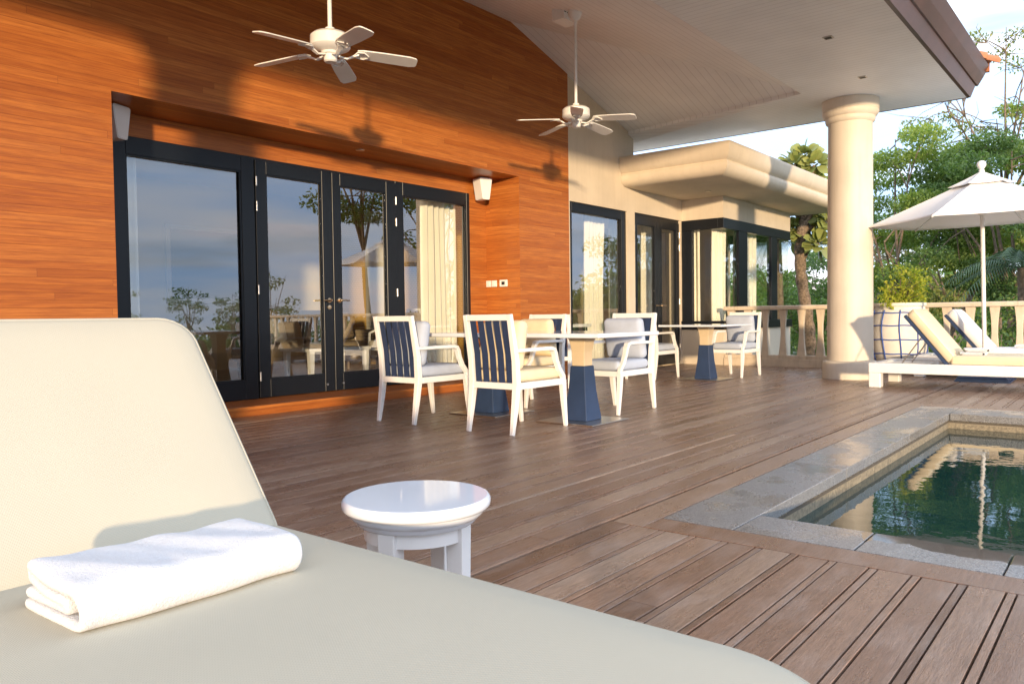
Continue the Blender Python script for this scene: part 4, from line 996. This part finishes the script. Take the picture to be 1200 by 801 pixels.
# broad-leaved tree with a knobbly trunk
def broadleaf_big():
    X, Yy = at(944, 18.6); rs = np.random.RandomState(4); rr = random.Random(4)
    t = empty('fig_tree', 'broad-leaved tree with pale knobbly trunk between bay window and column', 'tree', (X, Yy, -1.6), 0, G_TR)
    m = MB(); P = [Vector((.10*math.sin(z*1.3), .08*math.cos(z*1.7), z)) for z in np.linspace(0, 4.5, 40)]
    m.tube(P, [.115+.014*math.sin(k*2.1)+.018*rr.random() for k in range(40)], 12)
    top = P[-1]; heads = []
    for dx, dy, dz in ((-.05, .22, 1.0), (.05, -.16, .8), (.1, .42, .55), (-.1, -.42, .45), (.1, .02, 1.45), (-.1, .16, 1.25), (0, -.22, 1.2), (-.2, .50, .12), (.1, -.50, -.05), (-.1, .1, .4), (.1, .36, -.35), (-.1, -.36, -.55), (.0, .22, -.2), (.15, -.15, -.15)):
        e = top+Vector((dx, dy, dz)); m.tube([top+Vector((0, 0, min(-.1, dz-.25))), top.lerp(e, .5)+Vector((0, 0, min(0, dz)*.3-.05)), e], [.06, .045, .03], 8); heads.append(e)
    m.build('trunk', M['bark_light'], t)
    L = MB()
    for e in heads:
        for k in range(34):
            d = Vector(rs.normal(size=3)); d.z = d.z*.7+.35; d.normalize(); o = e+d*.05*rr.random(); n = Vector((rr.uniform(-1.3, .1), rr.uniform(-.9, .4), .7)); n = (n-d*n.dot(d)).normalized(); s = d.cross(n); ln = rr.uniform(.24, .36)
            V = []; rows = 5
            for i in range(rows+1):
                u = i/rows; w = ln*.36*(math.sin(math.pi*u**1.25)**.6 if 0 < u < 1 else .03); c = o+d*ln*(u+.25) - Vector((0, 0, 1))*ln*.18*u*u
                V += [c+s*w+n*w*.22, c, c-s*w+n*w*.22]
            L.add(V, [(3*i+j, 3*i+j+1, 3*i+j+4, 3*i+j+3) for i in range(rows) for j in (0, 1)], True)
    L.build('crown', M['leaf_big'], t)
broadleaf_big()
# palms
def palm(px, dist, h, label, seed, n=16, fl=1.9, base=-1.6):
    X, Yy = at(px, dist); rr = random.Random(seed)
    t = empty('palm_tree', label, 'palm', (X, Yy, base), 0, 'palms beyond the balustrade'); H = h-base
    m = MB(); m.tube([(0, 0, 0), (.05, .05, H*.5), (0, .1, H)], [.15, .11, .10], 10); m.build('trunk', M['bark'], t)
    L = MB()
    for k in range(n):
        a = 2*math.pi*k/n+rr.uniform(-.2, .2); el = rr.uniform(.1, 1.15); d = Vector((math.cos(a), math.sin(a), 0)); pts = []
        for i in range(15):
            u = i/14; pts.append(Vector((0, .1, H))+d*fl*u*math.cos(el)*1.05+Vector((0, 0, fl*(u*math.sin(el)-.75*u*u))))
        L.tube(pts, [.014*(1-.8*i/14) for i in range(15)], 4)
        sd = d.cross(Vector((0, 0, 1)))
        for i in range(2, 15):
            for j in (0, .5):
                p = pts[i].lerp(pts[i-1], j); tdir = (pts[i]-pts[i-1]).normalized(); ll = .42*math.sin(math.pi*(i/15)**.7)+.06
                for s in (-1, 1):
                    e = p+(sd*s*.75+tdir*.55+Vector((0, 0, -.45))).normalized()*ll; w = tdir*.016
                    L.add([p-w, p+w, e+Vector((0, 0, -.02))], [(0, 1, 2)])
    L.build('fronds', M['palm'], t)
palm(1205, 19.5, 1.75, 'dark feathery palm at the right edge beside the parasol pole', 3, 18, 1.7)
palm(916, 20.5, 2.6, 'feathery palm seen through the glass at the end of the bay', 8, 15, 1.5)
# shrub in the planter
rs = np.random.RandomState(12)
sh = empty('potted_shrub', 'bright yellow-green shrub growing in the rope-netted planter', 'shrub', (12.30, 2.76, .93))
C = [(rs.normal()*.13, rs.normal()*.14-.02, abs(rs.normal()*.20)+.06) for _ in range(34)]
m = MB(); [m.tube([(0, 0, -.02), (c[0]*.4, c[1]*.4, c[2]*.6), c], [.010, .007, .003], 5) for c in C]; m.build('stems', M['bark'], sh)
foliage('leaves', M['leaf_yellow'], C, [rs.uniform(.07, .13) for _ in C], 4200, .060, rs, sh, 1.0)
# hedge masses that read as one
rs = np.random.RandomState(40)
C = [(rs.uniform(14.2, 17.5), rs.uniform(-7, 4.6), rs.uniform(-1.4, .25)) for _ in range(150)]
stuff(foliage('undergrowth', M['leaf_dark'], C, [rs.uniform(.5, .85) for _ in C], 330, .12, rs, None))
C = []
for _ in range(170):
    a = R(rs.uniform(-32, 24)); d = rs.uniform(46, 70); C.append((d*math.cos(a), d*math.sin(a), rs.uniform(-2, 2.4)))
stuff(foliage('distant_woods', M['leaf_dark'], C, [rs.uniform(1.6, 3.0) for _ in C], 70, .45, rs, None))
# garden behind the camera, seen only as reflections in the panes
G_RE = 'garden trees across the pool mirrored in the door glass'
for i, (px_, d_, h_, sp_, lo_, ml, lab) in enumerate((
    (-61.5, 46, 3.0, .9, .4, 'leaf_dark', 'slender tree mirrored low in the leftmost pane'),
    (-58.6, 44, 2.6, .9, .2, 'leaf_dark', 'small tree mirrored at the right of the leftmost pane'),
    (-49.4, 24, 7.4, 1.7, 3.4, 'leaf_dark', 'large tree mirrored in the right door leaf'),
    (-43.5, 22, 6.0, 2.0, 1.6, 'leaf_dark', 'dense tree mirrored in the rightmost pane'),
    (-56.0, 34, 3.4, 1.3, .2, 'leaf_dark', 'rounded tree mirrored in the left door leaf'),
    (-66, 50, 3.0, 1.8, .6, 'leaf_dark', 'distant round tree mirrored at the left of the leftmost pane'))):
    a = R(px_); tree(d_*math.cos(a), 13.9+d_*math.sin(a)-0, lab, h_, sp_, lo_, ml, 60+i, .13, 420, 30 if h_ > 4 else 11, (.4, .8) if h_ > 4 else (.3, .6), .12 if h_ > 4 else .07, group=G_RE)
C = []
for _ in range(110):
    a = R(rs.uniform(-95, -28)); d = rs.uniform(55, 75); C.append((d*math.cos(a), d*math.sin(a), rs.uniform(-2.2, .2)))
stuff(foliage('far_hedgerow', M['leaf_dark'], C, [rs.uniform(1.4, 2.4) for _ in C], 60, .45, rs, None))
